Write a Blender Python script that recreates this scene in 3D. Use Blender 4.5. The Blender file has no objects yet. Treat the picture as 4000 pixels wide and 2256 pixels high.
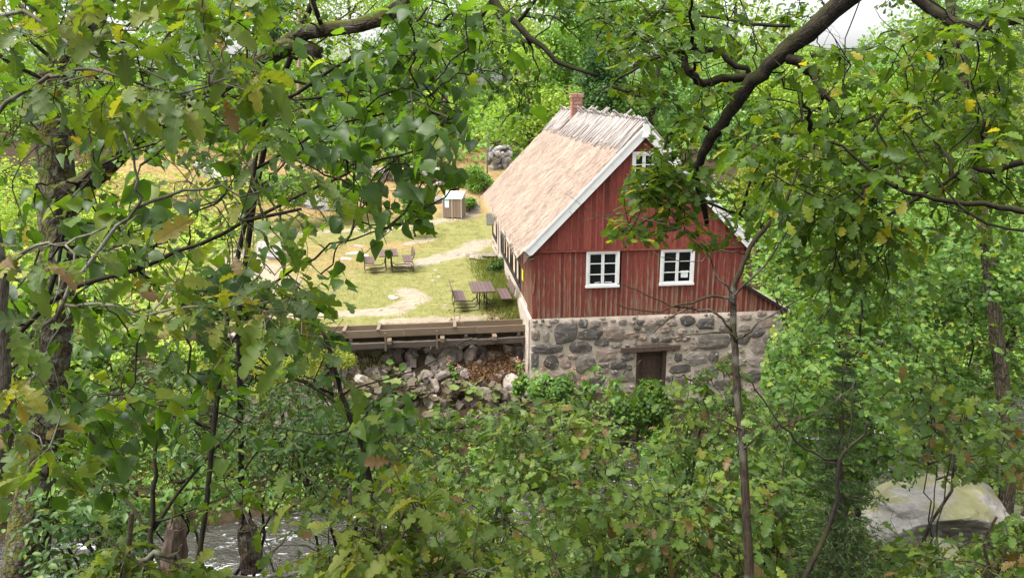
import bpy, math, random
import numpy as np
from mathutils import Matrix, Vector

random.seed(7)
rng = np.random.default_rng(7)
C = bpy.context.scene.collection
SC = bpy.context.scene

# ------------------------------------------------------------------ camera, sky, sun, exposure
PITCH, YAW, ROLL, FPX = 0.2426, 0.1094, -0.0045, 3133.2
CAM = np.array([0.0, 0.0, 7.33])
FW = np.array([math.sin(YAW) * math.cos(PITCH), math.cos(YAW) * math.cos(PITCH), -math.sin(PITCH)])
_rt = np.array([math.cos(YAW), -math.sin(YAW), 0.0]); _up = np.cross(_rt, FW)
RT = math.cos(ROLL) * _rt + math.sin(ROLL) * _up
UP = -math.sin(ROLL) * _rt + math.cos(ROLL) * _up
cam = bpy.data.cameras.new("camera")
cam.sensor_width = 36.0
cam.lens = FPX / 4000.0 * 36.0
cam.clip_start = 0.05
cam.clip_end = 1500.0
camo = bpy.data.objects.new("camera", cam); C.objects.link(camo)
camo.matrix_world = Matrix(((RT[0], UP[0], -FW[0], CAM[0]), (RT[1], UP[1], -FW[1], CAM[1]),
                            (RT[2], UP[2], -FW[2], CAM[2]), (0, 0, 0, 1)))
SC.camera = camo

SUN_EL, SUN_AZ = math.radians(66), math.radians(-100)      # azimuth from +Y towards +X
w = bpy.data.worlds.new("World"); SC.world = w; w.use_nodes = True
nt = w.node_tree; nt.nodes.clear()
sky = nt.nodes.new("ShaderNodeTexSky"); sky.sky_type = 'NISHITA'; sky.sun_disc = False
sky.sun_elevation = SUN_EL; sky.sun_rotation = SUN_AZ; sky.air_density = 1.0; sky.dust_density = 4.0; sky.ozone_density = 1.0
hs = nt.nodes.new("ShaderNodeHueSaturation"); hs.inputs['Saturation'].default_value = 0.10
bg = nt.nodes.new("ShaderNodeBackground"); bg.inputs['Strength'].default_value = 0.15
wo = nt.nodes.new("ShaderNodeOutputWorld")
nt.links.new(sky.outputs[0], hs.inputs['Color']); nt.links.new(hs.outputs[0], bg.inputs['Color']); nt.links.new(bg.outputs[0], wo.inputs['Surface'])

sl = bpy.data.lights.new("sun", 'SUN'); sl.energy = 1.5; sl.angle = math.radians(25); sl.color = (1.0, 0.95, 0.88)
so = bpy.data.objects.new("sun", sl); C.objects.link(so); so.location = (0, 0, 60)
sd = Vector((math.sin(SUN_AZ) * math.cos(SUN_EL), math.cos(SUN_AZ) * math.cos(SUN_EL), math.sin(SUN_EL)))
so.rotation_euler = sd.to_track_quat('Z', 'Y').to_euler()

SC.view_settings.view_transform = 'Standard'
SC.view_settings.look = 'None'
SC.view_settings.exposure = 1.65
SC.view_settings.gamma = 1.0
SC.view_settings.use_curve_mapping = False
SC.render.engine = 'CYCLES'
SC.cycles.max_bounces = 7; SC.cycles.diffuse_bounces = 3; SC.cycles.glossy_bounces = 2
SC.cycles.transmission_bounces = 5; SC.cycles.transparent_max_bounces = 4
SC.cycles.caustics_reflective = False; SC.cycles.caustics_refractive = False
SC.cycles.use_denoising = True

# ------------------------------------------------------------------ helpers
def at(dx, dy, dist):
    """point seen at (dx,dy) of the 2576 px wide photograph, dist metres along the view axis"""
    px, py = np.asarray(dx) * 1.55280, np.asarray(dy) * 1.55280
    a = (px - 2000) / FPX * dist; b = -(py - 1128) / FPX * dist
    return CAM + np.multiply.outer(np.asarray(dist) * 1.0, FW) + np.multiply.outer(a, RT) + np.multiply.outer(b, UP)
def on_plane(dx, dy, axis, val):
    d = at(dx, dy, 1.0) - CAM
    return CAM + d * ((val - CAM[axis]) / d[axis])
def proj(P):
    q = P - CAM; d = q @ FW
    ds = np.where(d > 0.05, d, 0.05)
    x = (2000 + FPX * (q @ RT) / ds) / 1.5528; y = (1128 - FPX * (q @ UP) / ds) / 1.5528
    return np.where(d > 0.05, x, -1e5), y, d
def in_poly(x, y, poly):
    x = np.asarray(x, float); y = np.asarray(y, float); r = np.zeros(x.shape, bool); n = len(poly)
    for i in range(n):
        x1, y1 = poly[i]; x2, y2 = poly[(i + 1) % n]
        if y1 == y2: continue
        c = ((y1 > y) != (y2 > y)) & (x < (x2 - x1) * (y - y1) / (y2 - y1) + x1)
        r ^= c
    return r
def sample_region(poly, n, d0, d1, r=None):
    r = r or rng
    P = np.array(poly, float); lo, hi = P.min(0), P.max(0); xs, ys = np.zeros(0), np.zeros(0)
    while len(xs) < n:
        a = r.uniform(lo[0], hi[0], n * 3); b = r.uniform(lo[1], hi[1], n * 3); k = in_poly(a, b, poly)
        xs = np.append(xs, a[k]); ys = np.append(ys, b[k])
    return at(xs[:n], ys[:n], r.uniform(d0, d1, n))
def norm(v): return v / np.maximum(np.linalg.norm(v, axis=-1, keepdims=True), 1e-9)

OFF = {}
def tag(o, label=None, cat=None, group=None, kind=None):
    if label: o['label'] = label
    if cat: o['category'] = cat
    if group: o['group'] = group
    if kind: o['kind'] = kind
    return o
def thing(name, label, cat, loc=(0, 0, 0), group=None):
    o = bpy.data.objects.new(name, None); C.objects.link(o); o.location = tuple(loc); o.empty_display_size = 0.2
    OFF[o] = np.array(loc, float)
    return tag(o, label, cat, group)

class MB:
    def __init__(s): s.V = []; s.T = []; s.Q = []; s.A = []; s.U = []; s.n = 0
    def add(s, V, F, tint=0.5, uv=None):
        V = np.asarray(V, float); F = np.asarray(F, np.int64)
        s.V.append(V); (s.T if F.shape[1] == 3 else s.Q).append(F + s.n)
        s.A.append(np.broadcast_to(np.asarray(tint, float), (len(V),)))
        s.U.append(np.zeros((len(V), 2)) if uv is None else uv)
        s.n += len(V); return s
    def box(s, c, size, rot=None, tint=0.5, taper=None):
        k = np.array([(x, y, z) for x in (-.5, .5) for y in (-.5, .5) for z in (-.5, .5)]) * np.array(size)
        if rot is not None: k = k @ np.array(rot).T
        F = [(0, 1, 3, 2), (4, 6, 7, 5), (0, 4, 5, 1), (2, 3, 7, 6), (0, 2, 6, 4), (1, 5, 7, 3)]
        return s.add(k + np.array(c), F, tint)
    def bar(s, a, b, wd, ht, tint=0.5, up=(0, 0, 1)):
        a, b = np.array(a, float), np.array(b, float); x = b - a; L = np.linalg.norm(x); x = x / L
        y = np.cross(np.array(up, float), x); y /= np.linalg.norm(y); z = np.cross(x, y)
        return s.box((a + b) / 2, (L, wd, ht), np.stack([x, y, z], 1), tint)
    def tube(s, pts, rad, n=6, tint=0.5, cap=True, rough=0.0):
        pts = np.asarray(pts, float); m = len(pts); rad = np.broadcast_to(np.asarray(rad, float), (m,))
        t = np.gradient(pts, axis=0); t = norm(t)
        ref = np.array([0, 0, 1.0]) if abs(t[0, 2]) < 0.85 else np.array([1.0, 0, 0])
        u = np.cross(t, ref); u = norm(u); v = np.cross(t, u)
        a = np.arange(n) / n * 2 * math.pi
        rr = rad[:, None] * (1 + (rng.uniform(-rough, rough, (m, n)) if rough else 0))
        V = pts[:, None] + rr[..., None] * (np.cos(a)[None, :, None] * u[:, None] + np.sin(a)[None, :, None] * v[:, None])
        i = np.arange(m - 1)[:, None] * n; j = np.arange(n)[None]; j2 = (j + 1) % n
        F = np.stack([i + j, i + j2, i + n + j2, i + n + j], -1).reshape(-1, 4)
        arc = np.concatenate([[0], np.cumsum(np.linalg.norm(np.diff(pts, axis=0), axis=1))])
        uv = np.stack([np.broadcast_to(a[None] / 6.283, (m, n)), np.broadcast_to(arc[:, None], (m, n))], -1).reshape(-1, 2)
        b = s.n
        s.add(V.reshape(-1, 3), F, tint, uv)
        if cap and n > 3:
            s.T.append(np.array([(b, b + k + 1, b + k) for k in range(1, n - 1)] +
                                [(b + (m - 1) * n, b + (m - 1) * n + k, b + (m - 1) * n + k + 1) for k in range(1, n - 1)]))
        return s
    def mesh(s, name, off=None, smooth=False):
        V = np.concatenate(s.V); 
        if off is not None: V = V - off
        T = np.concatenate(s.T) if s.T else np.zeros((0, 3), int); Q = np.concatenate(s.Q) if s.Q else np.zeros((0, 4), int)
        me = bpy.data.meshes.new(name)
        me.vertices.add(len(V)); me.vertices.foreach_set('co', V.astype(np.float32).ravel())
        L = np.concatenate([T.ravel(), Q.ravel()]).astype(np.int32)
        me.loops.add(len(L)); me.loops.foreach_set('vertex_index', L)
        tot = np.concatenate([np.full(len(T), 3), np.full(len(Q), 4)]).astype(np.int32)
        st = np.concatenate([[0], np.cumsum(tot)[:-1]]).astype(np.int32)
        me.polygons.add(len(tot)); me.polygons.foreach_set('loop_start', st); me.polygons.foreach_set('loop_total', tot)
        me.polygons.foreach_set('use_smooth', np.full(len(tot), smooth, bool))
        me.update(calc_edges=True)
        at_ = me.attributes.new('tint', 'FLOAT', 'POINT'); at_.data.foreach_set('value', np.concatenate(s.A).astype(np.float32))
        uvl = me.uv_layers.new(name='UVMap'); U = np.concatenate(s.U)
        uvl.data.foreach_set('uv', U[L].astype(np.float32).ravel())
        return me
    def build(s, name, mat, parent=None, smooth=False, label=None, cat=None, group=None, kind=None):
        off = OFF.get(parent) if parent is not None else None
        me = s.mesh(name, off, smooth); me.materials.append(mat)
        o = bpy.data.objects.new(name, me); C.objects.link(o)
        if parent is not None: o.parent = parent; OFF[o] = off
        else: OFF[o] = np.zeros(3)
        return tag(o, label, cat, group, kind)
def place(name, me, M, parent=None, label=None, cat=None, group=None):
    """one more object on shared mesh data; M is a 4x4 in world space"""
    o = bpy.data.objects.new(name, me); C.objects.link(o)
    M = np.array(M, float)
    if parent is not None: o.parent = parent; M[:3, 3] -= OFF[parent]
    o.matrix_basis = Matrix(M.tolist())
    return tag(o, label, cat, group)
def mat4(loc, size=(1, 1, 1), R=None):
    M = np.eye(4); M[:3, :3] = (np.eye(3) if R is None else np.array(R)) * np.array(size)[None]; M[:3, 3] = loc; return M
def rotz(a): c, s = math.cos(a), math.sin(a); return np.array([(c, -s, 0), (s, c, 0), (0, 0, 1)])
def rotx(a): c, s = math.cos(a), math.sin(a); return np.array([(1, 0, 0), (0, c, -s), (0, s, c)])
def roty(a): c, s = math.cos(a), math.sin(a); return np.array([(c, 0, s), (0, 1, 0), (-s, 0, c)])
def rand_rot(r=None):
    q = (r or rng).normal(size=4); q /= np.linalg.norm(q); a, b, c, d = q
    return np.array([(1-2*(c*c+d*d), 2*(b*c-a*d), 2*(b*d+a*c)), (2*(b*c+a*d), 1-2*(b*b+d*d), 2*(c*d-a*b)), (2*(b*d-a*c), 2*(c*d+a*b), 1-2*(b*b+c*c))])

# smooth value noise (for shapes)
def vnoise(x, y, seed=0):
    x = np.asarray(x, float); y = np.asarray(y, float); xi = np.floor(x); yi = np.floor(y)
    fx, fy = x - xi, y - yi; fx = fx * fx * (3 - 2 * fx); fy = fy * fy * (3 - 2 * fy)
    def h(a, b):
        n = np.sin(a * 127.1 + b * 311.7 + seed * 74.7) * 43758.5453; return n - np.floor(n)
    return (h(xi, yi) * (1 - fx) + h(xi + 1, yi) * fx) * (1 - fy) + (h(xi, yi + 1) * (1 - fx) + h(xi + 1, yi + 1) * fx) * fy
def fbm(x, y, seed=0, o=3): return sum(vnoise(x * 2**k, y * 2**k, seed + k) * 0.5**k for k in range(o)) / sum(0.5**k for k in range(o))
def sstep(a, b, x): t = np.clip((np.asarray(x, float) - a) / (b - a), 0, 1); return t * t * (3 - 2 * t)

# ------------------------------------------------------------------ materials
class N:
    def __init__(s, name):
        s.m = bpy.data.materials.new(name); s.m.use_nodes = True; s.t = s.m.node_tree; s.t.nodes.clear()
        s.out = s.t.nodes.new('ShaderNodeOutputMaterial')
    def n(s, typ, **k):
        o = s.t.nodes.new('ShaderNode' + typ)
        for a, b in k.items():
            if a.startswith('i_'):
                key = a[2:]; o.inputs[int(key) if key.isdigit() else key.replace('_', ' ')].default_value = b
            else: setattr(o, a, b)
        return o
    def l(s, a, b): s.t.links.new(a, b)
    def math(s, op, a, b=None, c=None, clamp=False):
        o = s.n('Math', operation=op, use_clamp=clamp)
        for i, v in enumerate((a, b, c)):
            if v is None: continue
            if hasattr(v, 'links'): s.l(v, o.inputs[i])
            else: o.inputs[i].default_value = v
        return o.outputs[0]
    def ramp(s, fac, stops, interp='LINEAR'):
        r = s.n('ValToRGB'); e = r.color_ramp; e.interpolation = interp
        while len(e.elements) < len(stops): e.elements.new(0.5)
        for k, (p, c) in zip(e.elements, stops): k.position = p; k.color = (*c, 1) if len(c) == 3 else c
        s.l(fac, r.inputs[0]); return r.outputs[0]
    def mix(s, f, a, b, mode='MIX'):
        o = s.n('Mix', data_type='RGBA', blend_type=mode)
        for i, v in ((0, f), (6, a), (7, b)):
            if hasattr(v, 'links'): s.l(v, o.inputs[i])
            else: o.inputs[i].default_value = v if i == 0 else (*v, 1)
        return o.outputs[2]
    def noise(s, scale, detail=4, vec=None, rough=0.55, dist=0.0, stretch=None, coord='Object'):
        if vec is None: vec = s.n('TexCoord').outputs[coord] if coord != 'Position' else s.n('NewGeometry').outputs['Position']
        if stretch is not None:
            mp = s.n('Mapping'); mp.inputs['Scale'].default_value = stretch; s.l(vec, mp.inputs[0]); vec = mp.outputs[0]
        o = s.n('TexNoise'); o.inputs['Scale'].default_value = scale; o.inputs['Detail'].default_value = detail
        o.inputs['Roughness'].default_value = rough; o.inputs['Distortion'].default_value = dist
        s.l(vec, o.inputs['Vector']); return o.outputs[0]
    def attr(s, name='tint'): return s.n('Attribute', attribute_name=name).outputs['Fac']
    def rnd(s): return s.n('ObjectInfo').outputs['Random']
    def bump(s, h, st=0.3, d=0.02):
        b = s.n('Bump'); b.inputs['Strength'].default_value = st; b.inputs['Distance'].default_value = d; s.l(h, b.inputs['Height']); return b.outputs[0]
    def bsdf(s, col, rough=0.8, bump=None, spec=0.3, metal=0.0, **k):
        p = s.n('BsdfPrincipled')
        if hasattr(col, 'links'): s.l(col, p.inputs['Base Color'])
        else: p.inputs['Base Color'].default_value = (*col, 1)
        if hasattr(rough, 'links'): s.l(rough, p.inputs['Roughness'])
        else: p.inputs['Roughness'].default_value = rough
        p.inputs['Specular IOR Level'].default_value = spec; p.inputs['Metallic'].default_value = metal
        if bump is not None: s.l(bump, p.inputs['Normal'])
        return p.outputs[0]
    def done(s, sh): s.l(sh, s.out.inputs['Surface']); return s.m

def leaf_mat(name, stops, trans=0.4, rough=0.42, spec=0.5, veins=0.0, tr_gain=1.7, blotch=0.0, gain=1.15):
    a = N(name); f = a.attr()
    col = a.ramp(f, [(p_, tuple(min(.8, q_ * gain * h_) for q_, h_ in zip(c_, (1.05, 1.04, .85)))) for p_, c_ in stops])
    if veins > 0:
        uv = a.n('UVMap').outputs[0]; sp = a.n('SeparateXYZ'); a.l(uv, sp.inputs[0])
        v = a.math('ABSOLUTE', sp.outputs[1])
        mid = a.math('LESS_THAN', v, 0.018)
        k = a.math('FRACT', a.math('MULTIPLY', a.math('SUBTRACT', sp.outputs[0], a.math('MULTIPLY', v, 0.9)), 7.5))
        side = a.math('LESS_THAN', k, 0.09)
        vm = a.math('MULTIPLY', a.math('MAXIMUM', mid, side), veins)
        col = a.mix(vm, col, (0.13, 0.125, 0.035))
    if blotch > 0:
        nz = a.noise(34, 4, dist=0.4)
        bl = a.math('MULTIPLY', a.ramp(nz, [(0.56, (0, 0, 0)), (0.66, (1, 1, 1))]), a.math('MULTIPLY', a.math('GREATER_THAN', f, 0.52), blotch))
        col = a.mix(bl, col, (0.15, 0.06, 0.015))
    nz2 = a.noise(14, 2, coord='Position')
    col = a.mix(0.5, col, a.ramp(nz2, [(0.3, (0.55, 0.58, 0.6)), (0.7, (1, 1, 0.95))]), 'MULTIPLY')
    p = a.bsdf(col, rough, spec=spec)
    tr = a.n('BsdfTranslucent')
    tc = a.mix(1.0, col, (tr_gain * 1.15, tr_gain * 1.15, tr_gain * 0.35), 'MULTIPLY'); a.l(tc, tr.inputs[0])
    mx = a.n('MixShader'); mx.inputs[0].default_value = trans; a.l(p, mx.inputs[1]); a.l(tr.outputs[0], mx.inputs[2])
    return a.done(mx.outputs[0])

DK, MD, LT, YG, YL, BR = (0.032, 0.066, 0.012), (0.068, 0.12, 0.016), (0.1, 0.17, 0.022), (0.16, 0.2, 0.024), (0.25, 0.22, 0.03), (0.13, 0.085, 0.035)
M = {}
M['oak_near'] = leaf_mat('oak_leaf_near', [(0, (0.034, 0.07, 0.016)), (.35, (0.064, 0.108, 0.02)), (.6, (0.11, 0.148, 0.024)), (.8, (0.17, 0.17, 0.028)), (.9, (0.17, 0.135, 0.032)), (.96, (0.14, 0.085, 0.045)), (1, (0.13, 0.08, 0.05))], .42, .5, .28, veins=.55, blotch=.8, gain=1.2)
M['hazel_near'] = leaf_mat('hazel_leaf_near', [(0, (0.021, 0.05, 0.012)), (.5, (0.038, 0.084, 0.014)), (.85, (0.064, 0.125, 0.016)), (1, (0.13, 0.17, 0.027))], .5, .42, .35, veins=.3, gain=1.25)
M['oak'] = leaf_mat('oak_leaf', [(0, DK), (.4, (0.05, 0.1, 0.016)), (.75, (0.085, 0.145, 0.02)), (.92, YG), (1, YL)], .45, .45, .25, veins=.3, gain=1.2)
M['oak_low'] = leaf_mat('oak_sapling_leaf', [(0, (0.032, 0.07, 0.018)), (.5, (0.07, 0.125, 0.025)), (.85, (0.12, 0.175, 0.034)), (.96, YG), (1, BR)], .3, .42, .25, veins=.3, gain=1.2)
M['alder'] = leaf_mat('alder_leaf', [(0, (0.022, 0.055, 0.014)), (.6, (0.05, 0.1, 0.018)), (1, (0.08, 0.15, 0.022))], .4, .45, .25, gain=1.2)
M['hazel'] = leaf_mat('hazel_leaf', [(0, (0.038, 0.085, 0.022)), (.5, (0.075, 0.145, 0.034)), (.9, (0.125, 0.2, 0.044)), (1, (0.2, 0.24, 0.04))], .32, .42, .25, gain=1.38)
M['willow'] = leaf_mat('willow_leaf', [(0, (0.024, 0.056, 0.018)), (.5, (0.048, 0.1, 0.026)), (.9, (0.085, 0.15, 0.034)), (1, (0.15, 0.19, 0.035))], .3, .4, .3, gain=1.1)
M['bright'] = leaf_mat('bright_leaf', [(0, (0.12, 0.17, 0.03)), (.6, (0.21, 0.25, 0.055)), (1, (0.33, 0.3, 0.08))], .42, .5, .3, gain=1.2)
M['far_yellow'] = leaf_mat('far_yellow_green_leaf', [(0, (0.065, 0.115, 0.024)), (.6, (0.125, 0.18, 0.036)), (1, (0.24, 0.25, 0.06))], .35, .55, .25, gain=2.1)  # raised gain on the far greens puts distance haze into the colour
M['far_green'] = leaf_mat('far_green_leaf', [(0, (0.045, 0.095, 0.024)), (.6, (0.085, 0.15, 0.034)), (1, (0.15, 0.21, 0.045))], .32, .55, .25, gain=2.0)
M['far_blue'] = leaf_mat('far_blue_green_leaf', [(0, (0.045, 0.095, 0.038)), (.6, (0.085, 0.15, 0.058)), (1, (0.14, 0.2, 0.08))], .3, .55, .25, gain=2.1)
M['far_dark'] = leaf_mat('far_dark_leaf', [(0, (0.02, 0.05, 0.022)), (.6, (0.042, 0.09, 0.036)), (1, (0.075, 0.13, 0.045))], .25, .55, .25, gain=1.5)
M['spruce'] = leaf_mat('spruce_needle', [(0, (0.022, 0.045, 0.014)), (.7, (0.04, 0.075, 0.02)), (1, (0.075, 0.12, 0.028))], .15, .5, .3)
M['butterbur'] = leaf_mat('butterbur_leaf', [(0, (0.1, 0.078, 0.062)), (.25, (0.09, 0.072, 0.058)), (.45, (0.11, 0.11, 0.06)), (.65, (0.14, 0.165, 0.06)), (.85, (0.1, 0.17, 0.035)), (1, (0.07, 0.14, 0.025))], .2, .6, .3, veins=.4)
M['fern_brown'] = leaf_mat('wilted_fern_leaf', [(0, (0.1, 0.055, 0.038)), (.6, (0.185, 0.1, 0.07)), (1, (0.22, 0.14, 0.08))], .2, .7, .2, gain=1.0)
M['grass'] = leaf_mat('grass_blade', [(0, (0.07, 0.115, 0.02)), (.35, (0.15, 0.17, 0.04)), (.6, (0.235, 0.225, 0.085)), (.8, (0.29, 0.25, 0.11)), (1, (0.34, 0.27, 0.13))], .2, .6, .2, gain=1.0)
M['petal'] = leaf_mat('pink_petal', [(0, (0.7, 0.2, 0.3)), (1, (0.75, 0.5, 0.56))], .3, .5, .3, gain=1.0)

def bark_mat(name, c0, c1, moss=0.0, sc=14.0, bump=.7, lichen=0.0):
    a = N(name); co = a.n('TexCoord').outputs['Object']
    uv = a.n('UVMap').outputs[0]; mp = a.n('Mapping'); mp.inputs['Scale'].default_value = (6, 1.4, 1); a.l(uv, mp.inputs[0])
    vo = a.n('TexVoronoi', feature='DISTANCE_TO_EDGE'); vo.inputs['Scale'].default_value = sc * .22; 
    nz0 = a.noise(sc * .5, 3, vec=co); 
    wv = a.n('VectorMath', operation='ADD'); a.l(mp.outputs[0], wv.inputs[0]); a.l(nz0, wv.inputs[1]); a.l(wv.outputs[0], vo.inputs['Vector'])
    nz = a.noise(sc * 2, 5, vec=co)
    h = a.math('ADD', a.math('MULTIPLY', a.math('MINIMUM', vo.outputs[0], 0.25), 2.6), a.math('MULTIPLY', nz, .6))
    col = a.ramp(h, [(0.25, c0), (0.95, c1)])
    if lichen: col = a.mix(a.math('MULTIPLY', a.ramp(a.noise(9, 4, vec=co), [(.5, (0, 0, 0)), (.6, (1, 1, 1))]), lichen), col, (0.3, 0.31, 0.26))
    if moss:
        g = a.n('NewGeometry'); sp = a.n('SeparateXYZ'); a.l(g.outputs['Normal'], sp.inputs[0])
        mk = a.math('MULTIPLY', a.ramp(a.math('ADD', a.math('MULTIPLY', sp.outputs[2], .35), a.noise(7, 4, vec=co)), [(.52, (0, 0, 0)), (.68, (1, 1, 1))]), moss)
        col = a.mix(mk, col, (0.1, 0.105, 0.02))
    return a.done(a.bsdf(col, .9, a.bump(h, bump, .03), spec=.15))
M['bark_oak'] = bark_mat('oak_bark', (0.022, 0.017, 0.013), (0.13, 0.105, 0.085), moss=.4)
M['bark_dark'] = bark_mat('dark_bark', (0.008, 0.0065, 0.0055), (0.036, 0.029, 0.024), moss=.2, sc=24, bump=.4)
M['bark_moss'] = bark_mat('mossy_bark', (0.016, 0.012, 0.009), (0.085, 0.066, 0.05), moss=.8, lichen=.25)
M['bark_grey'] = bark_mat('grey_lichen_bark', (0.04, 0.034, 0.027), (0.13, 0.115, 0.092), moss=.25, sc=20, bump=.3, lichen=.5)
M['bark_brown'] = bark_mat('brown_sapling_bark', (0.016, 0.011, 0.009), (0.065, 0.047, 0.036), moss=.15, sc=22, bump=.4, lichen=.25)
M['bark_pine'] = bark_mat('pine_bark', (0.2, 0.12, 0.09), (0.4, 0.27, 0.21))

def wood_mat(name, c0, c1, stretch=(1, 1, 1), sc=30, rough=.75, worn=None, spec=.25):
    a = N(name); co = a.n('TexCoord').outputs['Object']; r = a.rnd()
    wv = a.n('VectorMath', operation='ADD'); cb = a.n('CombineXYZ'); a.l(a.math('MULTIPLY', r, 37.0), cb.inputs[0]); a.l(a.math('MULTIPLY', r, 91.0), cb.inputs[2])
    a.l(co, wv.inputs[0]); a.l(cb.outputs[0], wv.inputs[1])
    g = a.noise(sc, 5, vec=wv.outputs[0], stretch=stretch, dist=.3)
    col = a.ramp(g, [(.3, c0), (.7, c1)])
    col = a.mix(.6, col, a.ramp(r, [(0, (.72, .72, .72)), (1, (1.1, 1.05, 1.0))]), 'MULTIPLY')
    if worn:
        m = a.ramp(a.noise(worn[1], 5, vec=wv.outputs[0], stretch=stretch), [(worn[2], (0, 0, 0)), (worn[2] + .12, (1, 1, 1))])
        col = a.mix(m, col, worn[0])
    return a.done(a.bsdf(col, rough, a.bump(g, .35, .01), spec=spec))

def red_board(name, worn):
    a = N(name); co = a.n('NewGeometry').outputs['Position']; r = a.rnd()
    cb = a.n('CombineXYZ'); a.l(a.math('MULTIPLY', r, 53.0), cb.inputs[1])
    wv = a.n('VectorMath', operation='ADD'); a.l(co, wv.inputs[0]); a.l(cb.outputs[0], wv.inputs[1])
    g = a.noise(9, 6, vec=wv.outputs[0], stretch=(7, 7, .55), dist=.2)
    g2 = a.noise(1.1, 4, vec=wv.outputs[0], stretch=(1.4, 1.4, .5))
    col = a.ramp(g, [(.25, (0.17, 0.043, 0.034)), (.55, (0.27, 0.074, 0.056)), (.8, (0.34, 0.115, 0.088))])
    col = a.mix(.8, col, a.ramp(r, [(0, (.62, .58, .58)), (.5, (.92, .9, .9)), (1, (1.15, 1.15, 1.1))]), 'MULTIPLY')
    col = a.mix(a.math('MULTIPLY', a.ramp(g2, [(.55, (0, 0, 0)), (.75, (1, 1, 1))]), .55), col, (0.07, 0.03, 0.026))
    # grey weathered wood where the paint has gone, most of it low on the wall
    sp = a.n('SeparateXYZ'); a.l(co, sp.inputs[0])
    low = a.math('MULTIPLY', a.math('SUBTRACT', 2.5, sp.outputs[2]), .115)
    k = a.math('ADD', a.noise(3.4, 6, vec=wv.outputs[0], stretch=(5, 5, .6)), low)
    k = a.math('ADD', k, a.math('MULTIPLY', a.math('SUBTRACT', r, .5), .22))
    m = a.math('MULTIPLY', a.ramp(k, [(worn, (0, 0, 0)), (worn + .12, (1, 1, 1))]), .8)
    col = a.mix(m, col, a.ramp(g, [(.3, (0.16, 0.105, 0.07)), (.7, (0.33, 0.24, 0.165))]))
    return a.done(a.bsdf(col, .85, a.bump(g, .3, .006), spec=.15))
M['board'] = red_board('red_painted_board', .73)
M['batten'] = red_board('red_worn_batten', .53)
M['board_up'] = red_board('red_gable_board', .86)
def white_paint(name, c=(0.78, 0.77, 0.75)):
    a = N(name); g = a.noise(5, 5, stretch=(1, 1, 1)); n2 = a.noise(40, 3)
    col = a.mix(a.ramp(g, [(.5, (0, 0, 0)), (.8, (.5, .5, .5))]), c, (0.5, 0.48, 0.45))
    col = a.mix(a.ramp(n2, [(.68, (0, 0, 0)), (.74, (.7, .7, .7))]), col, (0.34, 0.31, 0.28))
    return a.done(a.bsdf(col, .55, a.bump(n2, .1, .004), spec=.35))
M['white'] = white_paint('white_paint')
def glass():
    a = N('dark_window_glass'); g = a.noise(2.2, 3)
    return a.done(a.bsdf(a.ramp(g, [(.4, (0.006, 0.007, 0.009)), (.8, (0.02, 0.022, 0.026))]), .06, a.bump(g, .04, .05), spec=.6))
M['glass'] = glass()
def plain(name, c, rough=.6, spec=.3, metal=0.0, var=.25, sc=18):
    a = N(name); g = a.noise(sc, 4)
    col = a.mix(1.0, c, a.ramp(g, [(.3, (1 - var,) * 3), (.7, (1 + var * .5,) * 3)]), 'MULTIPLY')
    return a.done(a.bsdf(col, rough, spec=spec, metal=metal))
M['interior'] = plain('dark_interior', (0.012, 0.011, 0.01), .9)
M['timber'] = wood_mat('tarred_timber', (0.012, 0.011, 0.011), (0.035, 0.032, 0.03))
M['steel'] = plain('black_steel', (0.018, 0.018, 0.02), .4, .5)
M['yellow'] = plain('yellow_sign_paint', (0.75, 0.66, 0.02), .5, var=.1)
M['grey_box'] = plain('grey_enamel', (0.16, 0.18, 0.17), .5)
M['lid'] = plain('pale_green_lid', (0.42, 0.47, 0.4), .55, var=.12)
M['galv'] = plain('galvanised_post', (0.42, 0.42, 0.42), .45, .5, .3)
M['paper'] = plain('white_notice', (0.78, 0.79, 0.78), .6, var=.06)
M['teal'] = plain('teal_print', (0.12, 0.48, 0.44), .6, var=.1)
M['plank_table'] = wood_mat('stained_table_plank', (0.07, 0.045, 0.042), (0.15, 0.1, 0.095), stretch=(8, .6, 8), sc=14)
M['plank_bin'] = wood_mat('bin_slat', (0.17, 0.115, 0.08), (0.32, 0.235, 0.175), stretch=(8, 8, .6), sc=14)
M['flume'] = wood_mat('weathered_flume_plank', (0.1, 0.072, 0.05), (0.26, 0.2, 0.14), stretch=(.5, 8, 8), sc=12, worn=((0.09, 0.07, 0.055), 3, .6))
M['flume_dark'] = wood_mat('old_flume_beam', (0.035, 0.028, 0.024), (0.14, 0.11, 0.09), stretch=(.5, 8, 8), sc=12, worn=((0.4, 0.36, 0.32), 4, .62))
M['door'] = wood_mat('brown_door_plank', (0.045, 0.03, 0.025), (0.15, 0.1, 0.08), stretch=(8, 8, .6), sc=12)
M['stick'] = wood_mat('grey_ridge_stick', (0.19, 0.17, 0.16), (0.42, 0.385, 0.36), stretch=(.6, 6, 6), sc=14)
M['stump'] = wood_mat('dead_wood', (0.05, 0.034, 0.024), (0.15, 0.11, 0.08), stretch=(5, 5, .8), sc=9)

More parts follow.
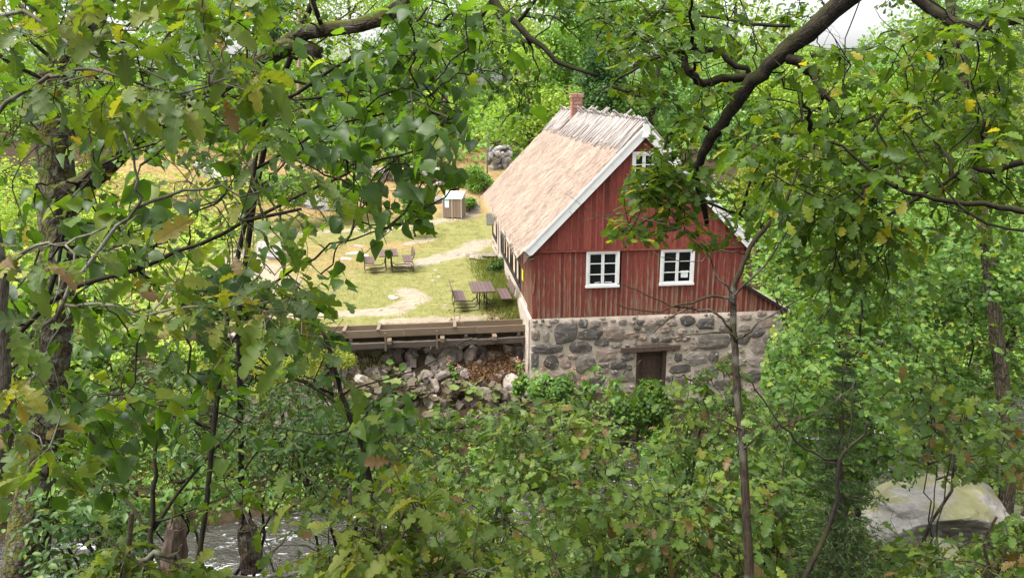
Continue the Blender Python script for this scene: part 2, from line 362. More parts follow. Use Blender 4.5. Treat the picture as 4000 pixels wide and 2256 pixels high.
def thatch():
    a = N('thatch_straw'); co = a.n('TexCoord').outputs['Object']; t = a.attr()
    g = a.noise(2.2, 7, vec=co, stretch=(.55, 9, .55), dist=.15, rough=.75); g2 = a.noise(.9, 4, vec=co); g3 = a.noise(26, 3, vec=co, rough=.8); g4 = a.noise(5, 4, vec=co, stretch=(.5, 12, .5))
    col = a.ramp(g, [(.3, (0.27, 0.195, 0.155)), (.47, (0.51, 0.41, 0.34)), (.62, (0.66, 0.56, 0.475)), (.75, (0.75, 0.67, 0.59))])
    col = a.mix(.85, col, a.ramp(t, [(0, (.45, .4, .38)), (.5, (.95, .92, .9)), (1, (1.25, 1.22, 1.18))]), 'MULTIPLY')
    col = a.mix(.6, col, a.ramp(g2, [(.3, (.72, .66, .64)), (.7, (1.12, 1.12, 1.08))]), 'MULTIPLY')
    col = a.mix(.6, col, a.ramp(a.math('MULTIPLY', a.math('ADD', g3, g4), .5), [(.36, (.55, .5, .48)), (.6, (1.15, 1.15, 1.15))]), 'MULTIPLY')
    return a.done(a.bsdf(col, .8, a.bump(a.math('ADD', g, a.math('MULTIPLY', g3, .5)), .8, .05), spec=.2))
M['thatch'] = thatch()

def stone_mat(name, stops, moss=0.0, sc=5.0, lichen=.3, use_rnd=True):
    a = N(name); co = a.n('NewGeometry').outputs['Position']
    r = a.rnd() if use_rnd else a.attr()
    base = a.ramp(r, stops)
    g = a.noise(sc, 7, vec=co, rough=.65, dist=.4); f = a.noise(sc * 7, 4, vec=co, rough=.7)
    base = a.mix(.85, base, a.ramp(g, [(.25, (.5, .48, .48)), (.55, (1, 1, 1)), (.8, (1.6, 1.5, 1.42))]), 'MULTIPLY')
    base = a.mix(.6, base, a.ramp(f, [(.3, (.6, .6, .6)), (.7, (1.25, 1.25, 1.25))]), 'MULTIPLY')
    base = a.mix(a.math('MULTIPLY', a.ramp(a.noise(sc * 1.3, 5, vec=co), [(.58, (0, 0, 0)), (.64, (1, 1, 1))]), lichen), base, (0.4, 0.39, 0.36))
    if moss:
        gg = a.n('NewGeometry'); sp = a.n('SeparateXYZ'); a.l(gg.outputs['Normal'], sp.inputs[0])
        k = a.ramp(a.math('ADD', a.math('MULTIPLY', sp.outputs[2], .22), a.noise(sc * .6, 5, vec=co)), [(.66, (0, 0, 0)), (.74, (1, 1, 1))])
        base = a.mix(a.math('MULTIPLY', k, moss), base, (0.17, 0.17, 0.028))
    h = a.math('ADD', g, a.math('MULTIPLY', f, .4))
    return a.done(a.bsdf(base, .85, a.bump(h, .7, .03), spec=.25))
M['wall_stone'] = stone_mat('wall_stone', [(0, (0.1, 0.088, 0.08)), (.3, (0.15, 0.132, 0.118)), (.5, (0.24, 0.2, 0.17)), (.75, (0.3, 0.225, 0.185)), (.9, (0.27, 0.235, 0.205)), (1, (0.38, 0.31, 0.26))], lichen=.45)
M['rubble'] = stone_mat('rubble_stone', [(0, (0.15, 0.12, 0.105)), (.4, (0.23, 0.19, 0.165)), (.7, (0.31, 0.255, 0.22)), (1, (0.42, 0.37, 0.335))], moss=.2)
M['far_rock'] = stone_mat('far_rock', [(0, (0.13, 0.125, 0.13)), (.5, (0.24, 0.225, 0.22)), (1, (0.42, 0.4, 0.38))], moss=.15)
M['pale_rock'] = stone_mat('pale_rock', [(0, (0.27, 0.235, 0.21)), (1, (0.38, 0.345, 0.32))], lichen=.1)
M['boulder'] = stone_mat('mossy_boulder_rock', [(0, (0.27, 0.255, 0.235)), (1, (0.3, 0.285, 0.26))], moss=.6, sc=2.2, lichen=.35)
def mortar():
    a = N('lime_mortar'); co = a.n('NewGeometry').outputs['Position']
    g = a.noise(3, 6, vec=co); f = a.noise(22, 4, vec=co)
    col = a.ramp(g, [(.25, (0.36, 0.295, 0.235)), (.5, (0.47, 0.395, 0.325)), (.75, (0.57, 0.5, 0.43))])
    col = a.mix(.5, col, a.ramp(f, [(.3, (.7, .68, .66)), (.7, (1.1, 1.1, 1.1))]), 'MULTIPLY')
    return a.done(a.bsdf(col, .95, a.bump(a.math('ADD', g, a.math('MULTIPLY', f, .5)), .8, .04), spec=.1))
M['mortar'] = mortar()
def brick(name, c0, c1):
    a = N(name); r = a.rnd(); g = a.noise(14, 5, coord='Position')
    col = a.mix(.7, a.ramp(r, [(0, c0), (.6, c1), (1, (0.46, 0.28, 0.22))]), a.ramp(g, [(.3, (.7, .68, .66)), (.7, (1.2, 1.2, 1.2))]), 'MULTIPLY')
    return a.done(a.bsdf(col, .9, a.bump(g, .4, .01), spec=.15))
M['brick'] = brick('chimney_brick', (0.24, 0.1, 0.08), (0.4, 0.18, 0.14))
def infill():
    a = N('pale_brick_infill'); co = a.n('NewGeometry').outputs['Position']; sp = a.n('SeparateXYZ'); a.l(co, sp.inputs[0])
    cb = a.n('CombineXYZ'); a.l(sp.outputs[1], cb.inputs[0]); a.l(sp.outputs[2], cb.inputs[1])
    b = a.n('TexBrick'); b.inputs['Color1'].default_value = (0.5, 0.33, 0.22, 1); b.inputs['Color2'].default_value = (0.58, 0.42, 0.3, 1)
    b.inputs['Mortar'].default_value = (0.62, 0.56, 0.48, 1); b.inputs['Scale'].default_value = 1; b.inputs['Mortar Size'].default_value = .012
    b.inputs['Brick Width'].default_value = .26; b.inputs['Row Height'].default_value = .085
    a.l(cb.outputs[0], b.inputs['Vector'])
    return a.done(a.bsdf(b.outputs[0], .9, a.bump(b.outputs[1], -.4, .01), spec=.1))
M['infill'] = infill()
def water():
    a = N('stream_water'); co = a.n('NewGeometry').outputs['Position']
    g = a.noise(2.6, 6, vec=co, stretch=(.6, 1.5, 1), dist=1.2, rough=.65); f = a.noise(14, 4, vec=co, dist=.5)
    foam = a.ramp(a.math('ADD', g, a.math('MULTIPLY', f, .22)), [(.70, (0, 0, 0)), (.82, (1, 1, 1))])
    col = a.mix(foam, (0.022, 0.02, 0.014), (0.6, 0.62, 0.64))
    rg = a.math('ADD', .07, a.math('MULTIPLY', foam, .5))
    return a.done(a.bsdf(col, rg, a.bump(a.math('ADD', g, a.math('MULTIPLY', f, .5)), .7, .12), spec=.5))
M['water'] = water()
def ground_mat():
    a = N('ground_soil_and_lawn'); co = a.n('NewGeometry').outputs['Position']
    lawn, path, dry = a.attr('lawn'), a.attr('path'), a.attr('dry')
    n1 = a.noise(.55, 6, vec=co, dist=.5); n2 = a.noise(3.0, 5, vec=co, rough=.7); n3 = a.noise(30, 3, vec=co, rough=.7)
    soil = a.ramp(n2, [(.3, (0.028, 0.02, 0.012)), (.6, (0.06, 0.045, 0.026)), (.8, (0.09, 0.075, 0.035))])
    grass = a.ramp(n2, [(.28, (0.125, 0.14, 0.038)), (.5, (0.195, 0.19, 0.068)), (.75, (0.27, 0.245, 0.11))])
    dryc = a.ramp(n2, [(.3, (0.2, 0.13, 0.055)), (.55, (0.28, 0.2, 0.095)), (.8, (0.34, 0.265, 0.15))])
    pathc = a.ramp(n2, [(.3, (0.25, 0.2, 0.15)), (.7, (0.38, 0.315, 0.26))])
    dm = a.ramp(a.math('ADD', a.math('MULTIPLY', a.math('ADD', n1, n2), .5), a.math('SUBTRACT', dry, .5)), [(.46, (0, 0, 0)), (.66, (1, 1, 1))])
    col = a.mix(dm, grass, dryc)
    pm = a.ramp(a.math('ADD', a.math('MULTIPLY', a.math('ADD', n1, n2), .5), a.math('SUBTRACT', path, .5)), [(.44, (0, 0, 0)), (.74, (.9, .9, .9))])
    col = a.mix(pm, col, pathc)
    lm = a.ramp(a.math('ADD', lawn, a.math('MULTIPLY', a.math('SUBTRACT', n2, .5), .5)), [(.4, (0, 0, 0)), (.6, (1, 1, 1))])
    col = a.mix(lm, soil, col)
    col = a.mix(.6, col, a.ramp(n3, [(.3, (.62, .62, .6)), (.7, (1.2, 1.2, 1.15))]), 'MULTIPLY')
    return a.done(a.bsdf(col, .95, a.bump(a.math('ADD', n2, n3), .5, .05), spec=.08))
M['ground'] = ground_mat()
# ------------------------------------------------------------------ ground, stream
GX, GY, ZB, HW, HL = 3.23, 23.54, 0.52, 6.6, 14.2
def yc(x): return 17.5 + 0.17 * (np.asarray(x, float) + 5) + 0.5 * np.sin(np.asarray(x) * .35)
def ground(x, y):
    x = np.asarray(x, float); y = np.asarray(y, float)
    c = yc(x); e0 = c - 1.9; e1 = c + 1.9
    t = np.clip(y / e0, 0, 1)
    near = np.where(y < 0, 5.68 - 0.12 * y, 5.68 - 8.9 * np.maximum(t, 0) ** 0.9)
    bed = -3.55
    # far side, left of the house: rubble slope then the lawn shelf
    ya = np.where(x < 3.2, 22.4, 22.4)
    low = -3.1 + 0.5 * sstep(0, 1, (y - e1) / np.maximum(ya - e1, .6))
    fe = 25.55 + 0.6 * sstep(-6, -14, x)
    scree = -2.6 + 1.7 * np.clip((y - ya) / 2.7, 0, 1)
    scree = np.where(y > 25.2, scree + 0.9 * sstep(25.2, fe, y), scree)
    leftL = np.where(y < ya, low, np.minimum(scree, 0))
    rightL = np.where(y < ya, low, -2.6 + 2.6 * sstep(24, 44, y))
    k = sstep(4.5, 10.0, x)
    far = leftL * (1 - k) + rightL * k
    hill = 9.0 * (1 - np.exp(-0.235 / 9.0 * np.maximum(y - 46 - 0.12 * np.maximum(x, 0), 0))) \
        + 4 * (1 - np.exp(-0.035 * np.maximum(-10 - x, 0))) * sstep(24, 40, y) + 2.5 * (1 - np.exp(-.04 * np.maximum(x - 13, 0))) * sstep(24, 34, y)
    far = far + hill
    z = np.where(y < e0, near, np.where(y < e1, bed, far))
    z = np.where((y >= e0) & (y < e0 + .5), near * 0 + (-3.22 + (bed + 3.22) * (y - e0) / .5), z)
    z = np.where((y >= e1 - .5) & (y < e1), bed + (-3.1 - bed) * (y - e1 + .5) / .5, z)
    lawn = lawnmask(x, y)
    rough = (fbm(x * .6, y * .6, 3) - .5) * .5 * (1 - .85 * lawn) * sstep(1.2, 4, np.hypot(x, y)) + (fbm(x * 2.3, y * 2.3, 9) - .5) * .1
    return z + rough * (1 - .7 * sstep(150, 200, y))
def lawnmask(x, y): return sstep(25.3, 25.9, y) * sstep(5.2, 4.2, x + .0 * y) * sstep(66, 58, y) * sstep(-22, -17, x) + sstep(38.5, 41, y) * sstep(66, 58, y) * sstep(4, 4.5, x) * sstep(14, 9, x)

xs = np.concatenate([[-400, -250, -150, -100, -70, -50], np.arange(-40, -14, 1.2), np.arange(-14, 20, .33), np.arange(20, 46, 1.3), [50, 60, 80, 110, 160, 260, 400]])
ys = np.concatenate([[-300, -120, -50, -20, -10, -6], np.arange(-4, 40, .3), np.arange(40, 66, .6), np.arange(66, 110, 2.5), [115, 130, 150, 180, 230, 320, 500]])
X, Y = np.meshgrid(xs, ys)
Z = ground(X, Y)
nx, ny = len(xs), len(ys)
ii = (np.arange(ny - 1)[:, None] * nx + np.arange(nx - 1)[None])
F = np.stack([ii, ii + 1, ii + nx + 1, ii + nx], -1).reshape(-1, 4)
b = MB(); b.add(np.stack([X, Y, Z], -1).reshape(-1, 3), F)
g = b.build('ground', M['ground'], smooth=True, kind='structure', label='sloping ground with the pale lawn, sandy patches and the dark wooded bank')
def fattr(o, name, v):
    a = o.data.attributes.new(name, 'FLOAT', 'POINT'); a.data.foreach_set('value', np.asarray(v, np.float32).ravel())
lm = lawnmask(X, Y); fattr(g, 'lawn', lm)
def blob(cx, cy, rx, ry, rot=0):
    c, s = math.cos(rot), math.sin(rot); dx, dy = X - cx, Y - cy
    return np.clip(1.25 - np.hypot((dx * c + dy * s) / rx, (-dx * s + dy * c) / ry), 0, 1)
path = np.zeros_like(X)
def trail(pts, wd):
    """worn strip along a polyline, frayed by noise"""
    best = np.full(X.shape, 9.0)
    for (x0, y0), (x1, y1) in zip(pts[:-1], pts[1:]):
        t = np.clip(((X - x0) * (x1 - x0) + (Y - y0) * (y1 - y0)) / ((x1 - x0) ** 2 + (y1 - y0) ** 2), 0, 1)
        best = np.minimum(best, np.hypot(X - x0 - t * (x1 - x0), (Y - y0 - t * (y1 - y0))))
    return np.clip(1.15 - best / (wd * (.55 + .9 * fbm(X * .8, Y * .8, 91))), 0, 1)
for pts, wd in ((((2.9, 39.5), (2.1, 37.5), (.8, 35.6), (-.6, 34.6)), 1.1), (((2.9, 47.5), (1.2, 46.2), (-1.5, 44.3), (-5, 43.5), (-9, 42.5)), .9), (((-.7, 29.8), (-.3, 28.4), (-1.2, 26.9), (-4.5, 26.6), (-7, 27.5)), .8), (((-6, 31), (-7.5, 34), (-9, 38)), 2.2), (((-1.5, 25.8), (.6, 25.75), (2.9, 25.9)), .3), (((.2, 40.4), (-.8, 39.2)), .7)):
    path = np.maximum(path, trail(pts, wd))
fattr(g, 'path', np.clip(path, 0, 1))
dry = .30 + .12 * sstep(34, 30, Y) * 0 + .55 * sstep(44, 50, Y) + .3 * blob(-5, 36, 5, 7) + .22 * blob(-.5, 39, 3, 1.6) - .25 * blob(2.4, 26.6, 1.2, 3.4) - .15 * blob(1.2, 42.5, 3, 1.7)
fattr(g, 'dry', np.clip(dry, 0, 1))

sx = np.arange(-30, 42, .5); sy = np.linspace(-2.3, 2.3, 20)
SX, SY = np.meshgrid(sx, sy, indexing='ij'); WX = SX; WY = yc(SX) + SY
WZ = -3.17 + .012 * (SX + 5) + .12 * (fbm(WX * 1.4, WY * 1.4, 5) - .5) + .05 * (fbm(WX * 4, WY * 4, 6) - .5)
i = np.arange(len(sx) - 1)[:, None] * len(sy) + np.arange(len(sy) - 1)[None]
b = MB(); b.add(np.stack([WX, WY, WZ], -1).reshape(-1, 3), np.stack([i, i + len(sy), i + len(sy) + 1, i + 1], -1).reshape(-1, 4))
b.build('stream', M['water'], smooth=True, kind='structure', label='white rushing stream below the bank')

# ------------------------------------------------------------------ stones (shared meshes)
def rock_mesh(name, mat, seed, sub=2, flat=1.0, rough=.22, facets=9):
    r = np.random.default_rng(seed); import bmesh
    bm = bmesh.new(); bmesh.ops.create_icosphere(bm, subdivisions=sub, radius=1.0)
    co = np.array([v.co[:] for v in bm.verts])
    # chopped by random planes: broken field stone
    for k in range(facets):
        n = norm(r.normal(size=3)); d = r.uniform(.55, .85); h = co @ n - d
        co = co - np.maximum(h, 0)[:, None] * n
    co *= 1 + rough * (r.uniform(size=(len(co), 1)) - .5) * .5
    if sub >= 3:
        from mathutils import noise as mn
        co *= np.array([1 + .3 * mn.noise(Vector(c * 1.1) + Vector((seed, 0, 0))) + .07 * mn.noise(Vector(c * 4.0)) + .03 * mn.noise(Vector(c * 9.0)) for c in co])[:, None]
    co *= np.array([1, r.uniform(.75, .95), r.uniform(.6, .85) * flat])
    for v, c in zip(bm.verts, co): v.co = c
    me = bpy.data.meshes.new(name); bm.to_mesh(me); bm.free(); me.materials.append(mat); return me
ROCKS = {k: [rock_mesh(k + '_stone', M[k], s) for s in range(5)] for k in ('rubble', 'far_rock', 'pale_rock')}

# ------------------------------------------------------------------ mill house
house = thing('mill_house', 'red boarded mill house with thatched roof on a rubble stone base', 'house', (GX, GY, 0))
XM = GX + HW / 2
ZA, SLOPE = 6.33, 1.02                      # roof top line at the gable
def ztop(x): return ZA - SLOPE * abs(x - XM)
b = MB()
V = [(GX, 0, .5), (GX + HW, 0, .5), (GX + HW, 0, 2.55), (XM, 0, 5.9), (GX, 0, 2.55)]
for yy in (GY + .03, GY + .2): b.add([(v[0], yy, v[2]) for v in V], [(0, 1, 2), (0, 2, 4), (2, 3, 4)])
V2 = np.array([(v[0], yy, v[2]) for yy in (GY + .03, GY + .2) for v in V])
b.add(V2, [(k, (k + 1) % 5, (k + 1) % 5 + 5, k + 5) for k in range(5)])
gw = b.build('gable_wall', M['interior'], house)
def unit_box(name, mat, bev=0.0):
    m = MB().box((0, 0, 0), (1, 1, 1)).mesh(name); m.materials.append(mat); return m
bm_board, bm_batten, bm_up = unit_box('board', M['board']), unit_box('batten', M['batten']), unit_box('upper_board', M['board_up'])
WIN = [(GX + 1.63, GX + 2.66), (GX + 3.95, GX + 5.02)]; WZ0, WZ1 = 1.44, 2.597
def lower_strip(x, wd, th, y, me, nm):
    spans = [(ZB - rng.uniform(0, .05), 2.66)]
    for a, c in WIN:
        if x + wd / 2 > a + .02 and x - wd / 2 < c - .02: spans = [(ZB - rng.uniform(0, .04), WZ0)]
    for z0, z1 in spans:
        place(nm, me, mat4((x, y, (z0 + z1) / 2), (wd, th, z1 - z0), roty(rng.normal(0, .003))), gw)
x = GX + .02; pitch = .163
while x < GX + HW - .05:
    wd = pitch * rng.uniform(.93, 1.07); wd = min(wd, GX + HW - x)
    lower_strip(x + wd / 2, wd - .006, .022, GY + .012 + rng.uniform(-.003, .003), bm_board, 'board')
    if x > GX + .1: lower_strip(x, rng.uniform(.045, .062), .02, GY - .013 + rng.uniform(-.004, .004), bm_batten, 'batten')
    x += wd
for xx in (GX + .03, GX + HW - .03): place('corner_board', bm_board, mat4((xx, GY - .012, 1.59), (.1, .025, 2.14)), gw)
def slant_board(x0, x1, y0, y1, z0, nm, tint):
    m = MB()
    def top(x): return ztop(x) - .3
    V = [(x0, y, z0) for y in (y0, y1)] + [(x1, y, z0) for y in (y0, y1)] + [(x0, y, max(z0 + .02, top(x0))) for y in (y0, y1)] + [(x1, y, max(z0 + .02, top(x1))) for y in (y0, y1)]
    m.add(V, [(0, 2, 6, 4), (1, 5, 7, 3), (0, 4, 5, 1), (2, 3, 7, 6), (4, 6, 7, 5), (0, 1, 3, 2)])
    return m.build(nm, M['board_up'], gw)
x = GX + .02; pitch = .19
while x < GX + HW - .04:
    wd = min(pitch * rng.uniform(.9, 1.1), GX + HW - x)
    slant_board(x + .004, x + wd - .004, GY - .065, GY - .04, 2.63 + rng.uniform(-.015, .015), 'board', .5)
    slant_board(x - .026, x + .026, GY - .085, GY - .0655, 2.625 + rng.uniform(-.02, .01), 'batten', .5)
    x += wd
MB().box((XM, GY - .05, 2.60), (HW + .02, .07, .05)).build('drip_board', M['board_up'], gw)

def window(x0, x1, z0, z1, y, rows=3, parent=house, label=None):
    b = MB(); f = .075
    b.box(((x0 + x1) / 2, y - .03, z1 - f / 2), (x1 - x0, .06, f)); b.box(((x0 + x1) / 2, y - .034, z0 + f / 2), (x1 - x0 + .04, .075, f))
    for xx in (x0 + f / 2, x1 - f / 2): b.box((xx, y - .028, (z0 + z1) / 2), (f, .056, z1 - z0 - 2 * f))
    w_ = b.build('window', M['white'], parent, label=label)
    xa, xb, za, zb = x0 + f, x1 - f, z0 + f, z1 - f; xm = (xa + xb) / 2
    for k, (a, c) in enumerate(((xa, xm), (xm, xb))):
        s = MB(); q = .042; a += .004; c -= .004
        for xx in (a + q / 2, c - q / 2): s.box((xx, y - .018, (za + zb) / 2), (q, .03, zb - za - .006))
        for zz in (za + q / 2 + .003, zb - q / 2 - .003): s.box(((a + c) / 2, y - .0185, zz), (c - a - 2 * q, .029, q))
        for j in range(1, rows):
            s.box(((a + c) / 2, y - .017, za + (zb - za) * j / rows), (c - a - 2 * q, .026, .024))
        s.build('sash', M['white'], w_)
        for j in range(rows):
            p0, p1 = za + (zb - za) * j / rows + .012, za + (zb - za) * (j + 1) / rows - .012
            MB().add([(a + q, y - .008 + rng.uniform(-.002, .002), p0), (c - q, y - .008 + rng.uniform(-.002, .002), p0), (c - q, y - .008, p1), (a + q, y - .008, p1)], [(0, 1, 2, 3)]).build('pane', M['glass'], w_)
    return w_
w1 = window(WIN[0][0], WIN[0][1], WZ0, WZ1, GY - .01)
w2 = window(WIN[1][0], WIN[1][1], WZ0, WZ1, GY - .01)
window(XM - .36, XM + .36, 4.48, 5.55, GY - .085, rows=3)
# the pale things that lie on the inner sills, seen in the panes
def sill_thing(name, label, cat, shape):
    m = MB(); shape(m); return m.build(name, M['paper'], None, label=label, cat=cat, group=None)
sill_thing('paper_stack', 'pale papers lying on the sill of the window nearer the lawn', 'papers', lambda m: (m.box((GX + 2.33, GY - .022, 1.60), (.22, .012, .022), roty(.05)), m.box((GX + 1.98, GY - .022, 1.594), (.16, .012, .016), roty(-.04))))
sill_thing('cardboard_box', 'small pale box standing in the lower pane of the window farther from the lawn', 'box', lambda m: (m.box((GX + 4.73, GY - .022, 1.76), (.22, .012, .17)), m.box((GX + 4.73, GY - .024, 1.87), (.25, .014, .03))))

# left side: boarded return, half timbering, footing
sw = MB().box((GX + .1, GY + .21 + (HL - .2) / 2, 1.6), (.16, HL - .2, 2.16)).build('side_wall', M['infill'], house)
y = GY + .02
while y < 26.3:
    place('board', bm_board, mat4((GX - .0, y + .075, 1.57), (.025, .142, 2.16)), sw)
    place('batten', bm_batten, mat4((GX - .022, y + .002, 1.56), (.02, .055, 2.14)), sw)
    y += .15
mt = unit_box('timber', M['timber'])
for z, h, in ((.72, .16), (1.62, .15), (2.58, .16)): place('timber', mt, mat4((GX + .004, 26.3 + 5.7, z), (.08, 11.35, h)), sw)
for yy in (26.42, 27.02, 28.05, 29.2, 29.75, 30.75, 31.75, 32.65, 33.4, 34.35, 35.6, 37.55): place('timber', mt, mat4((GX + .002, yy, 1.6), (.078, .12, 1.9)), sw)
def side_window(ya, yb, z0, z1):
    b = MB(); xx = GX - .045
    for yy in (ya + .04, yb - .04): b.box((xx, yy, (z0 + z1) / 2), (.05, .08, z1 - z0))
    for zz in (z0 + .04, z1 - .04): b.box((xx, (ya + yb) / 2, zz), (.052, yb - ya - .16, .08))
    b.box((xx, (ya + yb) / 2, (z0 + z1) / 2), (.045, .05, z1 - z0 - .16))
    for k in (1, 2): b.box((xx, (ya + yb) / 2, z0 + (z1 - z0) * k / 3), (.03, yb - ya - .16, .025))
    w_ = b.build('window', M['white'], house)
    MB().box((xx + .012, (ya + yb) / 2, (z0 + z1) / 2), (.01, yb - ya - .17, z1 - z0 - .17)).build('pane', M['glass'], w_)
for ya in (27.1, 29.82, 31.82): side_window(ya, ya + .86, 1.7, 2.5)
db = MB().box((GX - .05, 33.88, 1.45), (.06, .85, 1.95)); sd_ = db.build('side_door', M['batten'], house)
MB().box((GX - .06, 33.44, 1.45), (.07, .09, 2.0)).box((GX - .06, 34.32, 1.45), (.07, .09, 2.0)).build('door_frame', M['white'], sd_)
ft = MB().box((GX + .06, 24.6 + 6.6, .2), (.2, 13.1, .88)).build('footing', M['mortar'], house)
wall_stones = [rock_mesh('base_stone', M['wall_stone'], 20 + s, 2, .45, .18, 7) for s in range(6)]
for k in range(26):
    yy = 24.9 + k * .5 + rng.uniform(-.1, .1)
    for zz in (.05, .42):
        if rng.uniform() < .8: place('stone', wall_stones[k % 6], mat4((GX - .04, yy + rng.uniform(-.1, .1), zz + rng.uniform(-.06, .06)), (.06, rng.uniform(.16, .24), rng.uniform(.1, .15)), rotx(rng.uniform(-.3, .3))), ft)
MB().box((GX + HW - .08, GY + .21 + (HL - .2) / 2, 1.6), (.16, HL - .2, 2.16)).build('side_wall', M['board'], house)
MB().add([(GX, GY + HL, .5), (GX + HW, GY + HL, .5), (GX + HW, GY + HL, 2.55), (XM, GY + HL, 5.9), (GX, GY + HL, 2.55)], [(0, 1, 2), (0, 2, 4), (2, 3, 4)]).build('gable_wall', M['board'], house, label='hidden far gable')

# stone base (mortar body) and its stones, each one a piece
BX0, BX1 = GX - .11, GX + 8.3
DX0, DX1, DZ1 = GX + 3.3, GX + 4.3, -.66
b = MB()
yb0, yb1 = GY - .06, GY + 3.0
def blk(x0, x1, y0, y1, z0, z1): b.box(((x0 + x1) / 2, (y0 + y1) / 2, (z0 + z1) / 2), (x1 - x0, y1 - y0, z1 - z0))
# front face as a rough grid so that the mortar is uneven
def face(x0, x1, z0, z1, nxs, nzs):
    gx, gz = np.meshgrid(np.linspace(x0, x1, nxs), np.linspace(z0, z1, nzs), indexing='ij')
    gy = yb0 - .05 * (fbm(gx * 3, gz * 3, 31) - .3)
    edge = (gx == x0) | (gx == x1) | (gz == z0) | (gz == z1)
    gy = np.where(edge, yb0 + .04, gy)
    k = np.arange(nxs - 1)[:, None] * nzs + np.arange(nzs - 1)[None]
    b.add(np.stack([gx, gy, gz], -1).reshape(-1, 3), np.stack([k, k + nzs, k + nzs + 1, k + 1], -1).reshape(-1, 4))
face(BX0, DX0, -3.2, .5, 40, 34); face(DX0, DX1, DZ1 + .16, .5, 14, 14); face(DX1, BX1, -3.2, .5, 44, 34)
blk(BX0, DX0, yb0 + .06, yb1, -3.2, .49); blk(DX1, BX1, yb0 + .06, yb1, -3.2, .49); blk(DX0, DX1, yb0 + .06, yb1, DZ1 + .16, .485)
blk(DX0 + .003, DX1 - .003, yb0 + .5, yb1 - .01, -3.2, DZ1 + .15)
# left return of the base
gy_, gz_ = np.meshgrid(np.linspace(yb0 + .04, yb1, 20), np.linspace(-3.2, .5, 30), indexing='ij')
gx_ = BX0 - .02 - .06 * (fbm(gy_ * 3, gz_ * 3, 77) - .4)
k = np.arange(19)[:, None] * 30 + np.arange(29)[None]
b.add(np.stack([gx_, gy_, gz_], -1).reshape(-1, 3), np.stack([k, k + 1, k + 31, k + 30], -1).reshape(-1, 4))
base = b.build('stone_base', M['mortar'], house, smooth=True)
LIST = """745,725,150,130 800,668,45,70 870,660,60,60 950,665,70,55 915,735,165,75 1080,725,145,115 1205,740,110,65 1150,650,60,45 1340,670,90,80 1450,700,70,55 1410,645,70,45 1610,640,100,75 1740,662,120,70 1570,715,60,45 1600,760,60,40 1800,780,220,120 530,740,65,75 605,745,40,80 610,835,200,70 840,830,150,80 1000,795,100,60 1100,812,70,40 1025,885,150,85 1185,895,90,55 525,920,55,110 635,935,110,95 745,942,80,72 880,945,135,130 790,893,70,36 1015,950,70,32 1120,955,110,60 1010,995,70,36 640,1040,180,90 795,1035,105,75 950,1072,140,72 1150,1035,160,90 1665,905,165,88 1790,895,65,80 1880,995,40,75 1560,980,150,66 1780,990,100,66 1650,825,55,42 1880,690,90,50 2000,770,95,70 2010,690,80,50 2020,615,80,40 1985,930,80,60 730,1112,160,50 900,1170,120,70 560,1105,90,36 2100,720,100,70 2110,830,110,80 2090,930,90,70 2080,1030,120,80 1960,1030,90,70 1850,1090,130,70 1700,1080,130,70 1560,1070,90,70 1540,900,60,60 660,640,70,28 1280,650,55,40 1500,655,60,36 1890,625,70,36 2180,660,90,60 2190,770,80,80 1080,1150,130,70 640,1180,130,60 780,1230,130,60 1000,1250,150,60 560,1260,90,80 1290,760,60,36 1380,770,50,36 1460,770,70,40 1540,765,50,36 860,1110,60,36 700,880,50,30 980,1030,60,34 1190,970,50,34 1090,1000,50,30 1480,1050,50,40 1300,705,30,30 1250,690,45,36""".split()
def stone_piece(cx, cz, wd, ht, seed):
    r = np.random.default_rng(seed); n = int(r.integers(8, 12))
    a = (np.arange(n) + r.uniform(-.25, .25, n)) / n * 2 * math.pi
    pw = r.uniform(2.8, 5)
    c, s = np.cos(a), np.sin(a); k = (abs(c) ** pw + abs(s) ** pw) ** (-1 / pw)
    k *= r.uniform(.8, 1.1, n); ox, oz = c * k * wd / 2, s * k * ht / 2
    pr = r.uniform(.015, .05)
    V = [(cx + u, GY - .055, cz + v) for u, v in zip(ox, oz)]
    V += [(cx + u * .9, GY - .07 - pr * r.uniform(.5, 1), cz + v * .9) for u, v in zip(ox, oz)]
    V += [(cx + u * .5 + r.uniform(-.02, .02), GY - .075 - pr * r.uniform(.8, 1.5), cz + v * .5) for u, v in zip(ox, oz)]
    V += [(cx, GY - .075 - pr * 1.2, cz)]
    m = MB(); j = np.arange(n); j2 = (j + 1) % n
    m.add(V, np.concatenate([np.stack([j, j2, n + j2, n + j], 1), np.stack([n + j, n + j2, 2 * n + j2, 2 * n + j], 1)]))
    m.T.append(np.stack([2 * n + j, 2 * n + j2, np.full(n, 3 * n)], 1))
    return m.build('stone', M['wall_stone'], base, smooth=False)
PL = []
for k, t in enumerate(LIST):
    a, c, wpx, hpx = map(float, t.split(','))
    p = on_plane((1800 + a / 1.816) / 1.5528, (900 + c / 1.816) / 1.5528, 1, GY - .06); sc = np.linalg.norm(p - CAM) / FPX / 1.816
    PL.append((p[0], p[2], wpx * sc * 1.18, hpx * sc * 1.18)); stone_piece(*PL[-1], 100 + k)
for k in range(5000):                              # smaller stones pinned between the big ones
    if len(PL) > 290: break
    cx, cz = rng.uniform(BX0 + .1, BX1 - .1), rng.uniform(-2.6, .46); wd = rng.uniform(.25, .6) if k < 600 else rng.uniform(.09, .3) * (1 if k < 2500 else .6); ht = wd * rng.uniform(.45, .85)
    if DX0 - wd * .6 < cx < DX1 + wd * .6 and cz < DZ1 + .25 + ht: continue
    if all(((cx - a) / (.5 * (wd + c) + .015)) ** 4 + ((cz - b_) / (.5 * (ht + d) + .015)) ** 4 > 1 for a, b_, c, d in PL):
        PL.append((cx, cz, wd, ht)); stone_piece(cx, cz, wd, ht, 900 + k)
